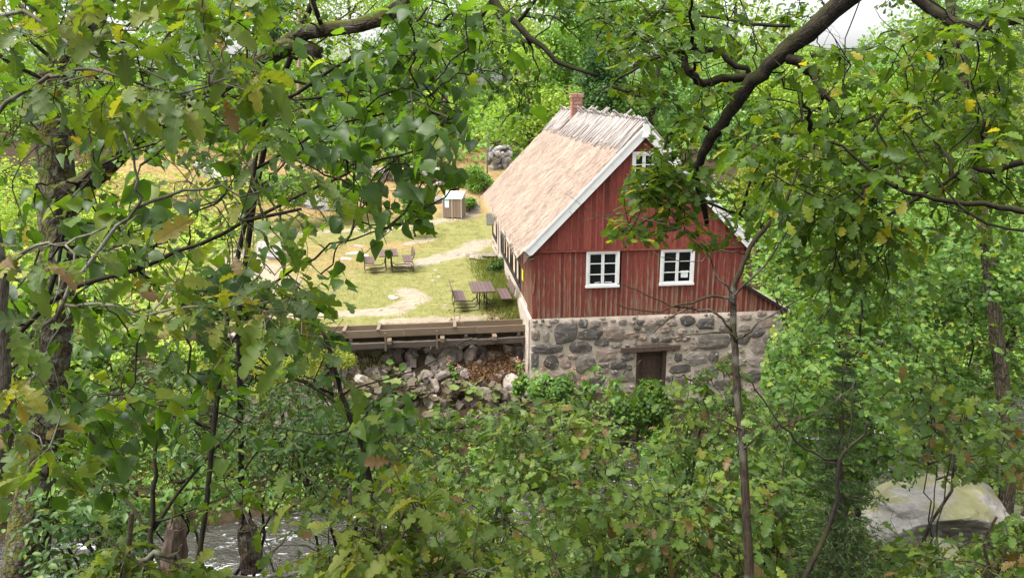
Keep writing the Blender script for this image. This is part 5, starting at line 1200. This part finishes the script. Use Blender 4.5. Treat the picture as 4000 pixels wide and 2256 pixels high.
for i, (poly, n, d0, d1, lab) in enumerate(WB):
    T = sample_region(poly, n, d0, d1); c = T.mean(0); base_ = np.array([c[0], c[1] - .2, float(ground(c[0], c[1] - .2)) - .1])
    stems = [(curve(base_ + rng.normal(0, .2, 3) * [1, 1, 0], T[rng.integers(len(T))], 9, 0, .02, .06), .03, .008, 'stem') for _ in range(5)]
    plant(lab, 'shrub', base_, stems, T, 'willow' if i != 1 else 'hazel', T_WIL, 'bark_dark', 'willow_bush', 'willow bushes by the stream', size=(.065, .1), tw=(5, .36), nl=6, K=10, limb_r=.012, n_ind=40, keep=keep_low, tint=(.5, .24), gap=STREAMGAP, flat=.8)
ws = to_ground(img_path([(378, 1453), (380, 1350), (383, 1230), (392, 1130), (400, 1060)], 5.0, 5.0))
plant('forked dark bare shrub standing before the stream', 'shrub', ws[0], [(ws, .022, .01), (img_path([(380, 1340), (330, 1280), (270, 1200), (230, 1100)], 5, 5.1), .014, .004), (img_path([(383, 1330), (450, 1240), (520, 1150), (590, 1080), (640, 1050)], 5, 5.2), .014, .004), (img_path([(385, 1310), (470, 1290), (560, 1250), (680, 1200)], 5, 5.1), .009, .003)], region([([(420, 1100), (640, 1060), (640, 1160), (460, 1200)], 8, 5, 5.3)]), 'willow', T_WIL, 'bark_dark', 'bare_shrub', size=(.05, .08), tw=(3, .2), nl=3, K=2, limb_r=.004, keep=None)
gb = img_path([(320, 1453), (345, 1420), (390, 1395), (440, 1400), (470, 1425), (520, 1440), (580, 1445), (660, 1450), (740, 1438), (800, 1430)], 2.9, 3.1)
br_ = MB().tube(gb, np.linspace(.012, .006, len(gb)), 7, rough=.08)
br_.tube(img_path([(440, 1400), (450, 1380), (456, 1365)], 2.93), [.007, .003, .003, .003, .003, .003, .002], 5)
br_.build('fallen_branch', M['bark_grey'], None, smooth=True, label='grey crooked branch lying across the lower left of the view', cat='branch')

STR = [(1230, 1185, 170, 60, 15.2, 'hazel', 'low light green bush at the edge of the stream under the rubble slope'), (1470, 1175, 150, 60, 15.6, 'willow', 'low willow bush at the edge of the stream below the stone base'), (1700, 1165, 150, 70, 16.0, 'hazel', 'light green bush at the edge of the stream below the base door'), (1920, 1180, 140, 80, 15.4, 'willow', 'low willow bush by the stream right of the slim sapling'), (2110, 1190, 110, 70, 15.6, 'hazel', 'light bush by the stream behind the spruce')]
# ---- small spruce
sp_b = at(2140, 1470, 4.7); sp_b[2] = min(sp_b[2] - .35, float(ground(sp_b[0], sp_b[1])) - .05); sp_t = at(2128, 860, 4.7)
spr = thing('spruce_tree', 'little dark spruce with feathery tiers at the lower right', 'tree', sp_b)
H = sp_t[2] - sp_b[2]
MB().tube(curve(sp_b, sp_t, 12, 0, .004), np.linspace(.028, .003, 12), 7).build('trunk', M['bark_brown'], spr, smooth=True)
nb, bb = MB(), MB()
for tier in np.linspace(.12, .97, 24):
    Lb = (1 - tier) * .6 + .04
    for k in range(7):
        a = rng.uniform(0, 6.283); o = sp_b + (sp_t - sp_b) * tier
        e = o + np.array([math.cos(a), math.sin(a), -.12 + .3 * tier]) * Lb * rng.uniform(.75, 1.1)
        Pb = curve(o, e, 6, .1, .015); bb.tube(Pb, np.linspace(.006, .0015, 6), 4, cap=False)
        tw_ = [(Pb, 1)] + [(curve(Pb[j], Pb[j] + (norm(e - o) * .6 + np.cross(norm(e - o), [0, 0, 1]) * s * .8 - np.array([0, 0, .15])) * Lb * .45 * (1.1 - j / 6), 4, .05, .01), .8) for j in (1, 2, 3, 4) for s in (-1, 1)]
        for Q, _ in tw_:
            n_ = max(8, int(np.linalg.norm(Q[-1] - Q[0]) * 280)); u = rng.uniform(0, len(Q) - 1.001, n_); j = u.astype(int); p = Q[j] + (Q[j + 1] - Q[j]) * (u - j)[:, None]
            d = norm(norm(Q[-1] - Q[0]) * .7 + rng.normal(0, .6, (n_, 3))); ln = rng.uniform(.016, .03, n_)[:, None]; s = norm(np.cross(d, rng.normal(size=(n_, 3)))) * .0032
            nb.add(np.stack([p - s, p + s, p + d * ln], 1).reshape(-1, 3), np.arange(n_ * 3).reshape(-1, 3), np.repeat(np.clip(rng.normal(.45 + .3 * (1 - tier) * 0, .2, n_), 0, 1), 3))
bb.build('branches', M['bark_brown'], spr, kind='stuff'); nb.build('needles', M['spruce'], spr, kind='stuff')
# ------------------------------------------------------------------ trees behind the lawn and up the slope
T_CL = [leaf_tmpl([0, .45, 1.0], [.12, .36, 0], .35, .3, .0, .14, k) for k in range(5)]
def far_tree(label, cx, cy, rx, ry, d, mat, n=3600, leaf=(.16, .34), bark='bark_oak', name='tree', group='trees on the slope behind the mill', lobes=13, trunk=True, cat='tree', mid=T_CL, keep=None):
    c = at(cx, cy, d); k = d / FPX * 1.5528; rx, ry = rx * k, ry * k
    gzv = float(ground(c[0], c[1])); base_ = np.array([c[0], c[1], gzv - .2])
    t = thing(name, label, cat, base_, group)
    L = ell(c, (rx * .78, rx * .7, ry * .78), lobes, .3); r = rng.uniform(.3, .5, lobes) * min(rx, ry)
    L = np.concatenate([L, c[None]]); r = np.append(r, min(rx, ry) * .55)
    tb = MB(); top = c + np.array([0, 0, ry * .45])
    P = curve(base_, top, 9, 0, .012); rr = max(.06, min(.3, .028 * (top[2] - gzv)))
    MB().tube(P, np.linspace(rr, rr * .3, 9), 8, rough=.08).build('trunk', M[bark], t, smooth=True)
    for q in L[:-1]:
        j = int(np.argmin(np.linalg.norm(P - q + np.array([0, 0, ry * .4]), axis=1))); tb.tube(curve(P[j], q, 5, 0, .06, .05), np.linspace(rr * .4, rr * .08, 5), 5, cap=False)
    tb.build('limbs', M[bark], t, smooth=True, kind='stuff')
    w_ = r ** 2; ch = rng.choice(len(L), n, p=w_ / w_.sum())
    v = norm(rng.normal(size=(n, 3)) + np.array([0, 0, .15])); rad = r[ch] * rng.uniform(.55, 1.08, n) * (1 + .25 * (rng.uniform(size=n) - .5))
    X_ = L[ch] + v * rad[:, None] * np.array([1.1, 1.1, .9])
    nn = norm(v * .7 + np.array([0, 0, .5]) + rng.normal(0, .4, (n, 3))); dd = rng.normal(size=(n, 3)) * np.array([1, 1, .6]) - np.array([0, 0, .35])
    tn = np.clip(rng.normal(.45, .18, n) + rng.normal(0, .14, len(L))[ch], 0, 1)
    q = X_[:, 2] > ground(X_[:, 0], X_[:, 1]) + .05
    if keep is not None: q &= keep(X_)
    mb = MB(); add_leaves(mb, mid, X_[q], frames(dd, nn)[q], rng.uniform(leaf[0], leaf[1], n)[q], tn[q])
    mb.build('crown', M[mat], t, smooth=True, kind='stuff'); return t
def keep_sky(P):
    x, y, d = proj(P); return ~(in_poly(x, y, [(2085, -20), (2230, -20), (2235, 50), (2180, 70), (2150, 120), (2085, 125), (2030, 110)]))
FT = [
 (1330, 250, 130, 170, 58, 'far_yellow', 'yellow-green broad tree at the left of the chimney'), (1270, 60, 130, 120, 74, 'far_yellow', 'high pale tree up the slope above the yellow-green one'),
 (1505, 215, 72, 110, 60, 'far_dark', 'dark green tree right behind the chimney'), (1625, 255, 85, 105, 62, 'far_blue', 'bluish green tree right of the dark one behind the ridge'),
 (1720, 230, 95, 130, 66, 'far_blue', 'tall bluish tree behind the gable top'), (1815, 330, 85, 100, 58, 'far_blue', 'bluish tree beside the gnarled limb'),
 (1560, 50, 115, 100, 78, 'far_blue', 'bluish crown at the top edge over the roof'), (1430, 60, 95, 100, 80, 'far_green', 'green crown at the top edge left over the chimney'),
 (1690, 60, 110, 110, 82, 'far_green', 'green crown at the top edge right over the chimney'), (1390, 150, 80, 100, 66, 'far_green', 'mid green tree between the yellow-green tree and the chimney'),
 (1880, 230, 120, 170, 70, 'far_green', 'green tree behind the fork of the gnarled limb'), (2010, 260, 120, 150, 62, 'far_yellow', 'yellowish tree right of the fork of the gnarled limb'),
 (2310, 250, 160, 200, 60, 'far_green', 'broad green tree at the right of the sky gap'), (2500, 220, 150, 230, 64, 'far_yellow', 'tall yellowish tree at the far right'), (2160, 340, 130, 170, 54, 'far_yellow', 'yellowish tree under the sky gap'),
 (1890, 470, 80, 80, 38, 'bright', 'bright light green young tree behind the right roof edge'), (1990, 430, 95, 110, 42, 'bright', 'bright yellow-green tree behind the hazel at the right'), (2060, 540, 90, 90, 32, 'bright', 'bright feathery bush between mill and hazel'),
 (2190, 500, 130, 120, 34, 'far_green', 'green bushy tree beyond the hazel at the right'), (2420, 480, 180, 160, 36, 'far_green', 'wide green tree beyond the straight trunk at the right'),
 (1090, 300, 110, 110, 64, 'far_yellow', 'yellowish tree behind the lawn left of the yellow-green one'), (1010, 110, 150, 150, 72, 'far_green', 'green tree up the slope behind the alder branch'), (800, 200, 150, 170, 68, 'far_yellow', 'yellowish tree behind the mossy limb'),
 (690, 90, 80, 150, 78, 'far_dark', 'dark tree beside the pale pine trunk'), (560, 300, 140, 150, 64, 'far_green', 'green tree behind the hazel at the left'), (360, 270, 180, 190, 62, 'far_yellow', 'yellowish tree behind the old oak trunk at its right'), (110, 240, 190, 230, 60, 'far_green', 'green tree at the upper left edge'),
 (1470, 110, 80, 90, 92, 'far_blue', 'bluish crown far behind the chimney'), (480, 60, 170, 110, 92, 'far_yellow', 'yellowish crown at the top edge behind the browning oak'), (1190, 130, 110, 90, 90, 'far_blue', 'bluish crown far above the lawn'), (1150, 20, 140, 110, 84, 'far_green', 'green crown at the top edge over the lawn'), (880, 10, 140, 110, 86, 'far_yellow', 'yellowish crown at the top edge over the mossy limb'), (420, 30, 190, 130, 82, 'far_green', 'green crown at the top edge at the left'), (-120, 120, 200, 260, 66, 'far_yellow', 'yellowish tree cut by the left edge'),
 (60, 600, 170, 190, 36, 'far_yellow', 'yellow-green tree beyond the stream at the left edge'), (330, 600, 140, 120, 40, 'far_yellow', 'yellow-green bushy tree left of the lawn'), (250, 850, 220, 130, 26, 'hazel', 'mid green tree on the far bank behind the old oak trunk'), (-130, 800, 170, 250, 30, 'far_green', 'green tree at the left edge of the far bank'), (560, 760, 120, 90, 27, 'hazel', 'leafy bush at the left end of the lawn'),
 (2640, 420, 150, 260, 52, 'far_green', 'green tree cut by the right edge'), (2300, 700, 200, 170, 24, 'hazel', 'wide green bush across the stream at the right'), (2560, 720, 160, 220, 22, 'far_green', 'green bush across the stream at the right edge')]
for a in FT: far_tree(a[6], *a[:6], keep=keep_sky if a[0] > 1800 else None, n=4200 if a[4] > 45 else 5200, leaf=(.16, .34) if a[4] > 45 else (.09, .17), mid=T_CL if a[4] > 30 else T_RNDLO)
# a second row on the crest closes the view
CR = ((-200, -60, 96), (130, -70, 100), (500, -80, 98), (760, -60, 104), (1050, -70, 100), (1300, -60, 104), (1500, -70, 98), (1700, -40, 102), (1850, 60, 98), (2320, 60, 96), (2480, 40, 100), (2640, 20, 98), (2000, 150, 100), (2150, 190, 104))
for k, (cx, cy, d) in enumerate(CR):
    far_tree('hazy tree on the crest, ' + ('leftmost of the second row' if k == 0 else 'the %s from the left in the second row' % ORD[sorted(CR).index((cx, cy, d))]), cx, cy + 30, 190, 230, d, ('far_green', 'far_blue', 'far_yellow')[k % 3], n=3600, leaf=(.3, .55), group='second row of trees on the crest', keep=keep_sky)
def bare_trunk(label, pts, d, r, mat):
    P = to_ground(img_path(pts[::-1], d, jit=.01)); MBt = MB().tube(P, np.linspace(r * 1.15, r * .8, len(P)), 9, rough=.06)
    t = thing('pine_tree', label, 'tree', P[0], 'pine trunks behind the lawn'); MBt.build('trunk', M[mat], t, smooth=True)
    m = MB()
    for k in range(6):
        q = P[-1 - k // 2]; m.tube([q, q + np.array([rng.normal(0, .7), rng.normal(0, .7), rng.uniform(-.1, .4)])], [r * .2, .01], 4, cap=False)
    m.build('branches', M[mat], t, kind='stuff')
bare_trunk('pale pinkish pine trunk rising behind the mossy limb', [(628, -120), (626, 0), (623, 60), (622, 120), (620, 300)], 52, .19, 'bark_pine')
bare_trunk('second pale pine trunk farther right behind the leaves', [(752, -80), (752, 60), (750, 250)], 62, .15, 'bark_pine')
bare_trunk('grey oak trunk at the back edge of the lawn', [(1120, 240), (1112, 300), (1106, 385)], 56, .24, 'bark_oak')
bare_trunk('slim grey stem on the dry slope behind the mill', [(1228, 330), (1226, 400), (1225, 442)], 54, .06, 'bark_grey')
bare_trunk('leaning dark trunk behind the bluish trees', [(1660, 140), (1650, 210), (1640, 300)], 61, .24, 'bark_dark')

# ------------------------------------------------------------------ bushes round the lawn
BU = [(420, 880, 150, 60, 23.5, 'far_yellow', 'yellow-green bush on the far bank left of the flume'), (600, 880, 110, 45, 24.4, 'hazel', 'light green bush under the left end of the flume'), (1200, 445, 40, 45, 51, 'far_green', 'small green bush on the dry slope left of the roof'), (1040, 520, 45, 40, 41, 'hazel', 'light green bush left of the wooden waste bin'), (1180, 510, 26, 16, 48, 'far_green', 'low green tuft right of the wooden waste bin'),
      (880, 480, 90, 50, 46, 'far_yellow', 'yellow-green bush at the left back of the lawn'), (700, 470, 110, 60, 44, 'far_green', 'green bush by the long grey rock'), (1030, 420, 80, 60, 54, 'far_green', 'bush at the foot of the grey oak trunk'), (1290, 400, 34, 30, 58, 'far_green', 'little bush beside the heap of wall stones'),
      (1605, 1030, 95, 80, 20.8, 'alder', 'dense dark green bush in front of the base door'), (1258, 672, 30, 28, 33, 'alder', 'dark weeds at the mill wall by the stone step'), (700, 930, 130, 70, 22, 'bright', 'bright yellow-green bush below the left end of the flume'), (520, 960, 90, 60, 21, 'bright', 'bright bush on the far bank at the left'), (830, 890, 70, 50, 22.6, 'bright', 'bright small-leaved bush climbing at the flume'),
      (1390, 985, 70, 40, 20.5, 'hazel', 'leafy weeds at the foot of the stone base'), (1306, 962, 26, 36, 22.9, 'hazel', 'green plant at the corner of the stone base')]
for a in BU: far_tree(a[6], *a[:6], n=1500 if a[2] < 60 else 3600, leaf=(.05, .11) if a[4] < 34 else (.1, .2), lobes=8, name='bush', cat='bush', group='bushes round the lawn', bark='bark_brown', mid=T_ASH if a[5] == 'bright' else (T_RNDLO if a[4] < 34 else T_CL))
for a in STR: far_tree(a[6], *a[:6], n=5200, leaf=(.07, .13), lobes=12, name='bush', cat='bush', group='bushes along the stream', bark='bark_brown', mid=T_RNDLO if a[5] == 'hazel' else T_WIL)
hs_ = to_ground(img_path([(1524, 1130), (1528, 1095), (1537, 1026), (1556, 959), (1572, 932)], 12.5, 12.3))
plant('slender young hazel standing before the stone base', 'sapling', hs_[0], [(hs_, .022, .008), (img_path([(1556, 959), (1540, 930), (1515, 920)], 12.3), .006, .003), (img_path([(1572, 932), (1600, 918), (1615, 905)], 12.3), .005, .003), (img_path([(1545, 995), (1575, 1030), (1580, 1060)], 12.3), .006, .003)],
      region([([(1500, 930), (1590, 925), (1580, 990), (1490, 1000)], 8, 12, 12.6), ([(1340, 945), (1380, 950), (1380, 1000), (1345, 1000)], 5, 12.4, 13)]), 'hazel', T_RND, 'bark_brown', 'young_hazel', size=(.07, .1), tw=(3, .22), nl=4, K=3, limb_r=.004, keep=None, n_ind=60)

# ------------------------------------------------------------------ butterbur, wilted fern, balsam
def disc(seed):
    r = np.random.default_rng(seed); n = 14; a = (np.arange(n) / n * 2 * math.pi) + .22; rad = (.5 + .06 * np.sin(a * 5 + seed)) * (1 - .55 * np.exp(-((a - math.pi) / .28) ** 2))
    V = [(.12, 0, -.08)] + [(.12 + .5 * q * math.cos(t), .5 * q * math.sin(t), r.uniform(-.03, .03)) for q, t in zip(rad, a)] + [(.1 + q * math.cos(t), q * math.sin(t), .05 + r.uniform(-.13, .1)) for q, t in zip(rad, a)]
    j = np.arange(n); j2 = (j + 1) % n
    F = np.concatenate([np.stack([np.zeros(n, int), 1 + j, 1 + j2], 1), np.stack([1 + j, 1 + n + j, 1 + n + j2], 1), np.stack([1 + j, 1 + n + j2, 1 + j2], 1)])
    V = np.array(V); return V, F, V[:, :2] * 1.0
T_BUT = [disc(s) for s in range(4)]
blib = leaf_lib('butterbur', T_BUT, 'butterbur')
BB = [(930, 985), (1000, 990), (1060, 1000), (1120, 1010), (1010, 1020), (950, 1010), (1150, 990), (1180, 1012), (1210, 1000), (1235, 1018), (1265, 1005), (1000, 945), (1095, 1060), (1130, 1055), (1410, 1150), (1440, 1180), (1370, 1160), (1350, 1130), (1490, 1100), (1560, 1090), (980, 1075), (1300, 1035), (1720, 1140), (1420, 1110), (900, 1030), (1075, 1025), (1650, 1120)]
def bb_row(q): return 0 if q[1] < 1000 else (1 if q[1] < 1045 else 2)
BBO = {}
for r_ in range(3):
    for k, q in enumerate(sorted([q for q in BB if bb_row(q) == r_], key=lambda q: -q[0])): BBO[q] = 'butterbur plant %s, %s' % (('high on the rubble bank', 'at the foot of the rubble bank', 'low by the stream')[r_], 'nearest the mill door' if k == 0 else 'the %s from the mill door' % ORD[k])
for k, (bx_, by_) in enumerate(BB):
    p = on_ground(bx_ * 1.5528, by_ * 1.5528, 12); t = thing('butterbur_plant', BBO[(bx_, by_)], 'plant', p, 'butterbur plants on the far bank')
    sm_ = MB()
    for j in range(8):
        a = rng.uniform(0, 6.283); rr = rng.uniform(.05, .42); h = rng.uniform(.15, .5) ; q = p + np.array([math.cos(a) * rr, math.sin(a) * rr, h])
        s = rng.uniform(.2, .38); tn = rng.choice([0, 1, 2, 2, 3, 4, 5, 6, 7, 8] if k % 3 else [0, 0, 1, 1, 2, 2, 3, 6])
        R_b = frames(np.array([[math.cos(a), math.sin(a), -.25 + rng.normal(0, .15)]]), np.array([[rng.normal(0, .25), -.3 + rng.normal(0, .25), 1]]))[0]
        place('leaf', blib[rng.integers(4)][tn], mat4(q, (s,) * 3, R_b), t); sm_.tube([p, (p + q) / 2 + np.array([0, 0, .05]), q], .009, 4, cap=False)
    sm_.build('stalks', M['butterbur'], t, kind='stuff')
fm = MB()
for poly, n in (([(1175, 925), (1290, 915), (1300, 965), (1190, 975)], 3600), ([(1215, 850), (1270, 850), (1285, 905), (1230, 900)], 1500), ([(1105, 845), (1165, 850), (1150, 870)], 250)):
    P = np.array(poly, float); xs_ = rng.uniform(P[:, 0].min(), P[:, 0].max(), n * 3); ys_ = rng.uniform(P[:, 1].min(), P[:, 1].max(), n * 3); q = in_poly(xs_, ys_, poly); xs_, ys_ = xs_[q][:n], ys_[q][:n]
    pts = np.array([on_ground(a * 1.5528, c * 1.5528, 18, 30) for a, c in zip(xs_[::12], ys_[::12])]); pts = np.repeat(pts, 12, 0) + rng.normal(0, .09, (len(pts) * 12, 3)); pts[:, 2] = ground(pts[:, 0], pts[:, 1]) + rng.uniform(.02, .34, len(pts))
    add_leaves(fm, T_ASH, pts, frames(rng.normal(size=pts.shape), rng.normal(size=pts.shape) + [0, -.2, .8]), rng.uniform(.06, .15, len(pts)), rng.uniform(0, 1, len(pts)))
fm.build('wilted_fern', M['fern_brown'], None, smooth=True, kind='stuff', label='heap of reddish brown wilted fern on the rubble slope', cat='fern')
for k, (bx_, by_, h) in enumerate(((1140, 965, .7), (1325, 990, .8), (1355, 1000, .8), (1385, 985, .9), (1415, 990, .9), (1440, 980, .8), (1470, 1000, .7), (1310, 965, .7))):
    p = on_ground(bx_ * 1.5528, by_ * 1.5528, 12); t = thing('balsam_plant', 'tall pink-flowered balsam below the stone base, ' + ('left of the base corner', 'second from the base corner', 'third from the base corner', 'fourth from the base corner', 'fifth from the base corner', 'closest to the door', 'in the gap beside the fern heap')[k - 1] if k else 'pale balsam plant with pink-white flowers on the rubble slope', 'plant', p, 'flowering balsam plants')
    sm_, lf, fl_ = MB(), MB(), MB()
    for j in range(4):
        e = p + np.array([rng.normal(0, .16), rng.normal(0, .16), h * rng.uniform(.8, 1.2)]); sm_.tube(curve(p, e, 5, 0, .02), .006, 4, cap=False)
        n = 22; u = rng.uniform(.25, .95, n)[:, None]; q = p + (e - p) * u; d = rng.normal(size=(n, 3)) * [1, 1, .3]
        add_leaves(lf, T_WIL, q, frames(d, rng.normal(0, .3, (n, 3)) + [0, 0, 1]), rng.uniform(.08, .14, n), rng.uniform(.3, .9, n))
        n = 9; q = e + rng.normal(0, .06, (n, 3)); add_leaves(fl_, T_RNDLO, q, frames(rng.normal(size=(n, 3)), rng.normal(size=(n, 3))), rng.uniform(.03, .05, n), rng.uniform(0, 1, n))
    sm_.build('stems', M['hazel'], t, kind='stuff'); lf.build('foliage', M['hazel'], t, smooth=True, kind='stuff'); fl_.build('flowers', M['petal'], t, kind='stuff')

# ------------------------------------------------------------------ ground cover
def scatter(n, x0, x1, y0, y1, ok): 
    x = rng.uniform(x0, x1, n); y = rng.uniform(y0, y1, n); k = ok(x, y); return x[k], y[k]
def blades(nm, lab, n, box, ok, h, wd, tint, mat='grass', cat='grass', lean=.5):
    x, y = scatter(n, *box, ok); m = len(x); z = ground(x, y) - .005; p = np.stack([x, y, z], -1)
    a = rng.uniform(0, 6.283, m); s = np.stack([np.cos(a), np.sin(a), 0 * a], -1) * (wd * rng.uniform(.6, 1.3, m))[:, None]
    hh = rng.uniform(*h, m); tip = p + np.stack([rng.normal(0, lean, m) * hh, rng.normal(0, lean, m) * hh, hh], -1)
    MB().add(np.stack([p - s, p + s, tip], 1).reshape(-1, 3), np.arange(m * 3).reshape(-1, 3), np.repeat(np.clip(tint(x, y) + rng.normal(0, .14, m), 0, 1), 3)).build(nm, M[mat], None, kind='stuff', label=lab, cat=cat)
def dryv(x, y): return .34 + .5 * sstep(44, 50, y) + .35 * fbm(x * .55, y * .55, 21) - .17 + .25 * np.exp(-((x + 5) / 5) ** 2 - ((y - 36) / 6) ** 2) - .2 * np.exp(-((x - 2.4) / 1.2) ** 2 - ((y - 27) / 3) ** 2)
PAT = ((2.2, 38, .9, 1.8), (.5, 35.3, 1.3, .7), (2.2, 47, 1.2, .7), (-.5, 29.0, .5, 1.0), (-2.8, 26.7, 2.1, .6), (-4, 43.8, 3.2, .7), (-7.5, 34, 1.8, 3.2), (-.2, 25.75, 1.4, .25))
def not_path(x, y):
    k = np.ones(len(x), bool)
    for cx, cy, a, c in PAT: k &= ((x - cx) / a) ** 2 + ((y - cy) / c) ** 2 > rng.uniform(.4, 1.3, len(x))
    return k
blades('grass', 'short pale green lawn grass worn through in places', 60000, (-12, 3.1, 25.6, 47), lambda x, y: not_path(x, y) & (fbm(x * 1.3, y * 1.3, 40) > .40), (.03, .075), .007, dryv)
blades('long_grass', 'long fresh green grass and weeds along the mill wall', 9000, (1.7, 3.15, 25.6, 35), lambda x, y: rng.uniform(size=len(x)) < sstep(1.7, 2.9, x), (.12, .34), .012, lambda x, y: .2 + .15 * fbm(x * 2, y * 2, 66))
blades('dry_grass', 'yellow dry grass on the slope behind the lawn', 16000, (-24, 10, 46, 64), lambda x, y: fbm(x * .7, y * .7, 50) > .42, (.12, .34), .02, lambda x, y: .62 + .6 * (fbm(x * .5, y * .5, 51) - .3))
blades('bank_grass', 'rough yellow-green grass on the far bank below the flume', 9000, (-12, -1, 20.5, 25), lambda x, y: fbm(x * .9, y * .9, 52) > .4, (.15, .45), .014, lambda x, y: .3 + .5 * (fbm(x, y, 53) - .3))
def cover(nm, lab, n, box, ok, h, size, mat, tm, per=7, rad=.22, tint=(.5, .22)):
    x, y = scatter(n, *box, ok); m = len(x); hh = rng.uniform(*h, m)
    a = rng.uniform(0, 6.283, (m, per)); r_ = rng.uniform(.02, rad, (m, per)); px_ = x[:, None] + np.cos(a) * r_; py_ = y[:, None] + np.sin(a) * r_
    pz = ground(x, y)[:, None] + hh[:, None] * rng.uniform(.35, 1, (m, per)); P = np.stack([px_, py_, pz], -1).reshape(-1, 3)
    d = np.stack([np.cos(a), np.sin(a), rng.uniform(-.4, .2, a.shape)], -1).reshape(-1, 3); nn = rng.normal(0, .4, P.shape) + [0, 0, .9]
    x_, y_, d_ = proj(P); q = (d_ > 1.5) & (x_ > -400) & (x_ < 3000)
    tn = np.clip(rng.normal(tint[0], tint[1], len(P)) + np.repeat(rng.normal(0, .15, m), per), 0, 1)
    mb = MB(); add_leaves(mb, tm, P[q], frames(d, nn)[q], rng.uniform(*size, len(P))[q], tn[q]); mb.build(nm, M[mat], None, smooth=True, kind='stuff', label=lab, cat='undergrowth')
offstream = lambda x, y: (np.abs(y - yc(x)) > 1.75)
cover('undergrowth', 'low green undergrowth on the near bank above the stream', 5200, (-12, 16, 4, 19.5), lambda x, y: (y < yc(x) - 1.7), (.15, .75), (.06, .11), 'oak_low', T_RNDLO)
cover('undergrowth', 'leafy undergrowth along the far edge of the stream', 3200, (-14, 22, 18, 24.5), lambda x, y: (y > yc(x) + 1.7) & ~((x > 3.0) & (x < 11.6) & (y > 23.3)) & ~((x > -4.5) & (x < 3.2) & (y > 22.4)), (.15, .8), (.08, .14), 'hazel', T_RNDLO)
cover('undergrowth', 'green undergrowth over the valley floor right of the mill', 4200, (11.6, 40, 24, 50), lambda x, y: x > 11.6, (.2, 1.6), (.14, .26), 'far_green', T_RNDLO, rad=.5)
cover('undergrowth', 'green undergrowth on the slope left of the lawn', 3600, (-40, -9, 22, 52), lambda x, y: fbm(x * .3, y * .3, 60) > .38, (.2, 1.2), (.14, .26), 'far_yellow', T_RNDLO, rad=.5)
cover('undergrowth', 'green undergrowth beneath the trees on the wooded slope', 5200, (-45, 50, 58, 100), lambda x, y: y > 58, (.3, 2.2), (.3, .6), 'far_green', T_CL, rad=.9)
cover('leaf_litter', 'brown fallen leaves on the near bank', 2600, (-9, 14, 5, 18), lambda x, y: (y < yc(x) - 1.8), (.0, .03), (.06, .1), 'oak_near', T_OAKLO, per=5, rad=.4, tint=(.97, .05))
# ferns by the mossy boulder
for k, (bx_, by_, d_) in enumerate(((2295, 1310, 11.4), (2330, 1290, 11.8), (2265, 1335, 11.0))):
    p = at(bx_, by_, d_); p[2] = float(ground(p[0], p[1])); t = thing('fern', ('light green fern nearest the lower edge at the big mossy boulder', 'light green fern touching the top of the big mossy boulder', 'light green fern leftmost of those by the mossy boulder')[(1, 2, 0)[k] - 1] , 'fern', p, 'ferns by the boulder')
    for j in range(9):
        a = j * .7 + rng.uniform(-.2, .2); L_ = rng.uniform(.4, .6); u = np.linspace(0, 1, 12)
        C_ = p + np.stack([np.cos(a) * u * L_ * .8, np.sin(a) * u * L_ * .8, .55 * L_ * np.sin(u * 2.2) ], -1); mb = MB().tube(C_, .004, 3, .4, cap=False)
        ds_ = np.gradient(C_, axis=0); sd = norm(np.cross(ds_, [0, 0, 1.0]))
        for s in (-1, 1):
            add_leaves(mb, T_ASH, C_[1:], frames(sd[1:] * s + norm(ds_[1:]) * .35, np.tile([0, 0, 1.0], (11, 1))), .17 * L_ * 2 * (1 - u[1:] * .85), np.full(11, .5))
        mb.build('frond', M['bright'] if j % 3 == 0 else M['hazel'], t, smooth=True)

# dead stems and twigs poking through the undergrowth on the near bank
tw_ = MB(); x, y = scatter(420, -9, 14, 4.5, 17.5, lambda x, y: y < yc(x) - 1.9)
for a, c in zip(x, y):
    p = np.array([a, c, float(ground(a, c))]); e = p + np.array([rng.normal(0, .4), rng.normal(0, .3), rng.uniform(.4, 1.3)])
    Q = curve(p, e, 6, .1, .05); tw_.tube(Q, np.linspace(.008, .002, 6), 4, cap=False)
    for k in range(2): tw_.tube(curve(Q[2 + k], Q[2 + k] + np.array([rng.normal(0, .25), rng.normal(0, .25), rng.uniform(.1, .35)]), 4, 0, .05), np.linspace(.004, .0015, 4), 3, cap=False)
tw_.build('dead_twigs', M['bark_brown'], None, kind='stuff', label='thin dead twigs sticking up through the undergrowth of the near bank', cat='twigs')
blades('bank_grass', 'grass tufts among the undergrowth on the near bank', 9000, (-8, 13, 5, 17.5), lambda x, y: (y < yc(x) - 1.8) & (fbm(x * .9, y * .9, 72) > .5), (.2, .5), .008, lambda x, y: .12 + .3 * (fbm(x, y, 73) - .3))
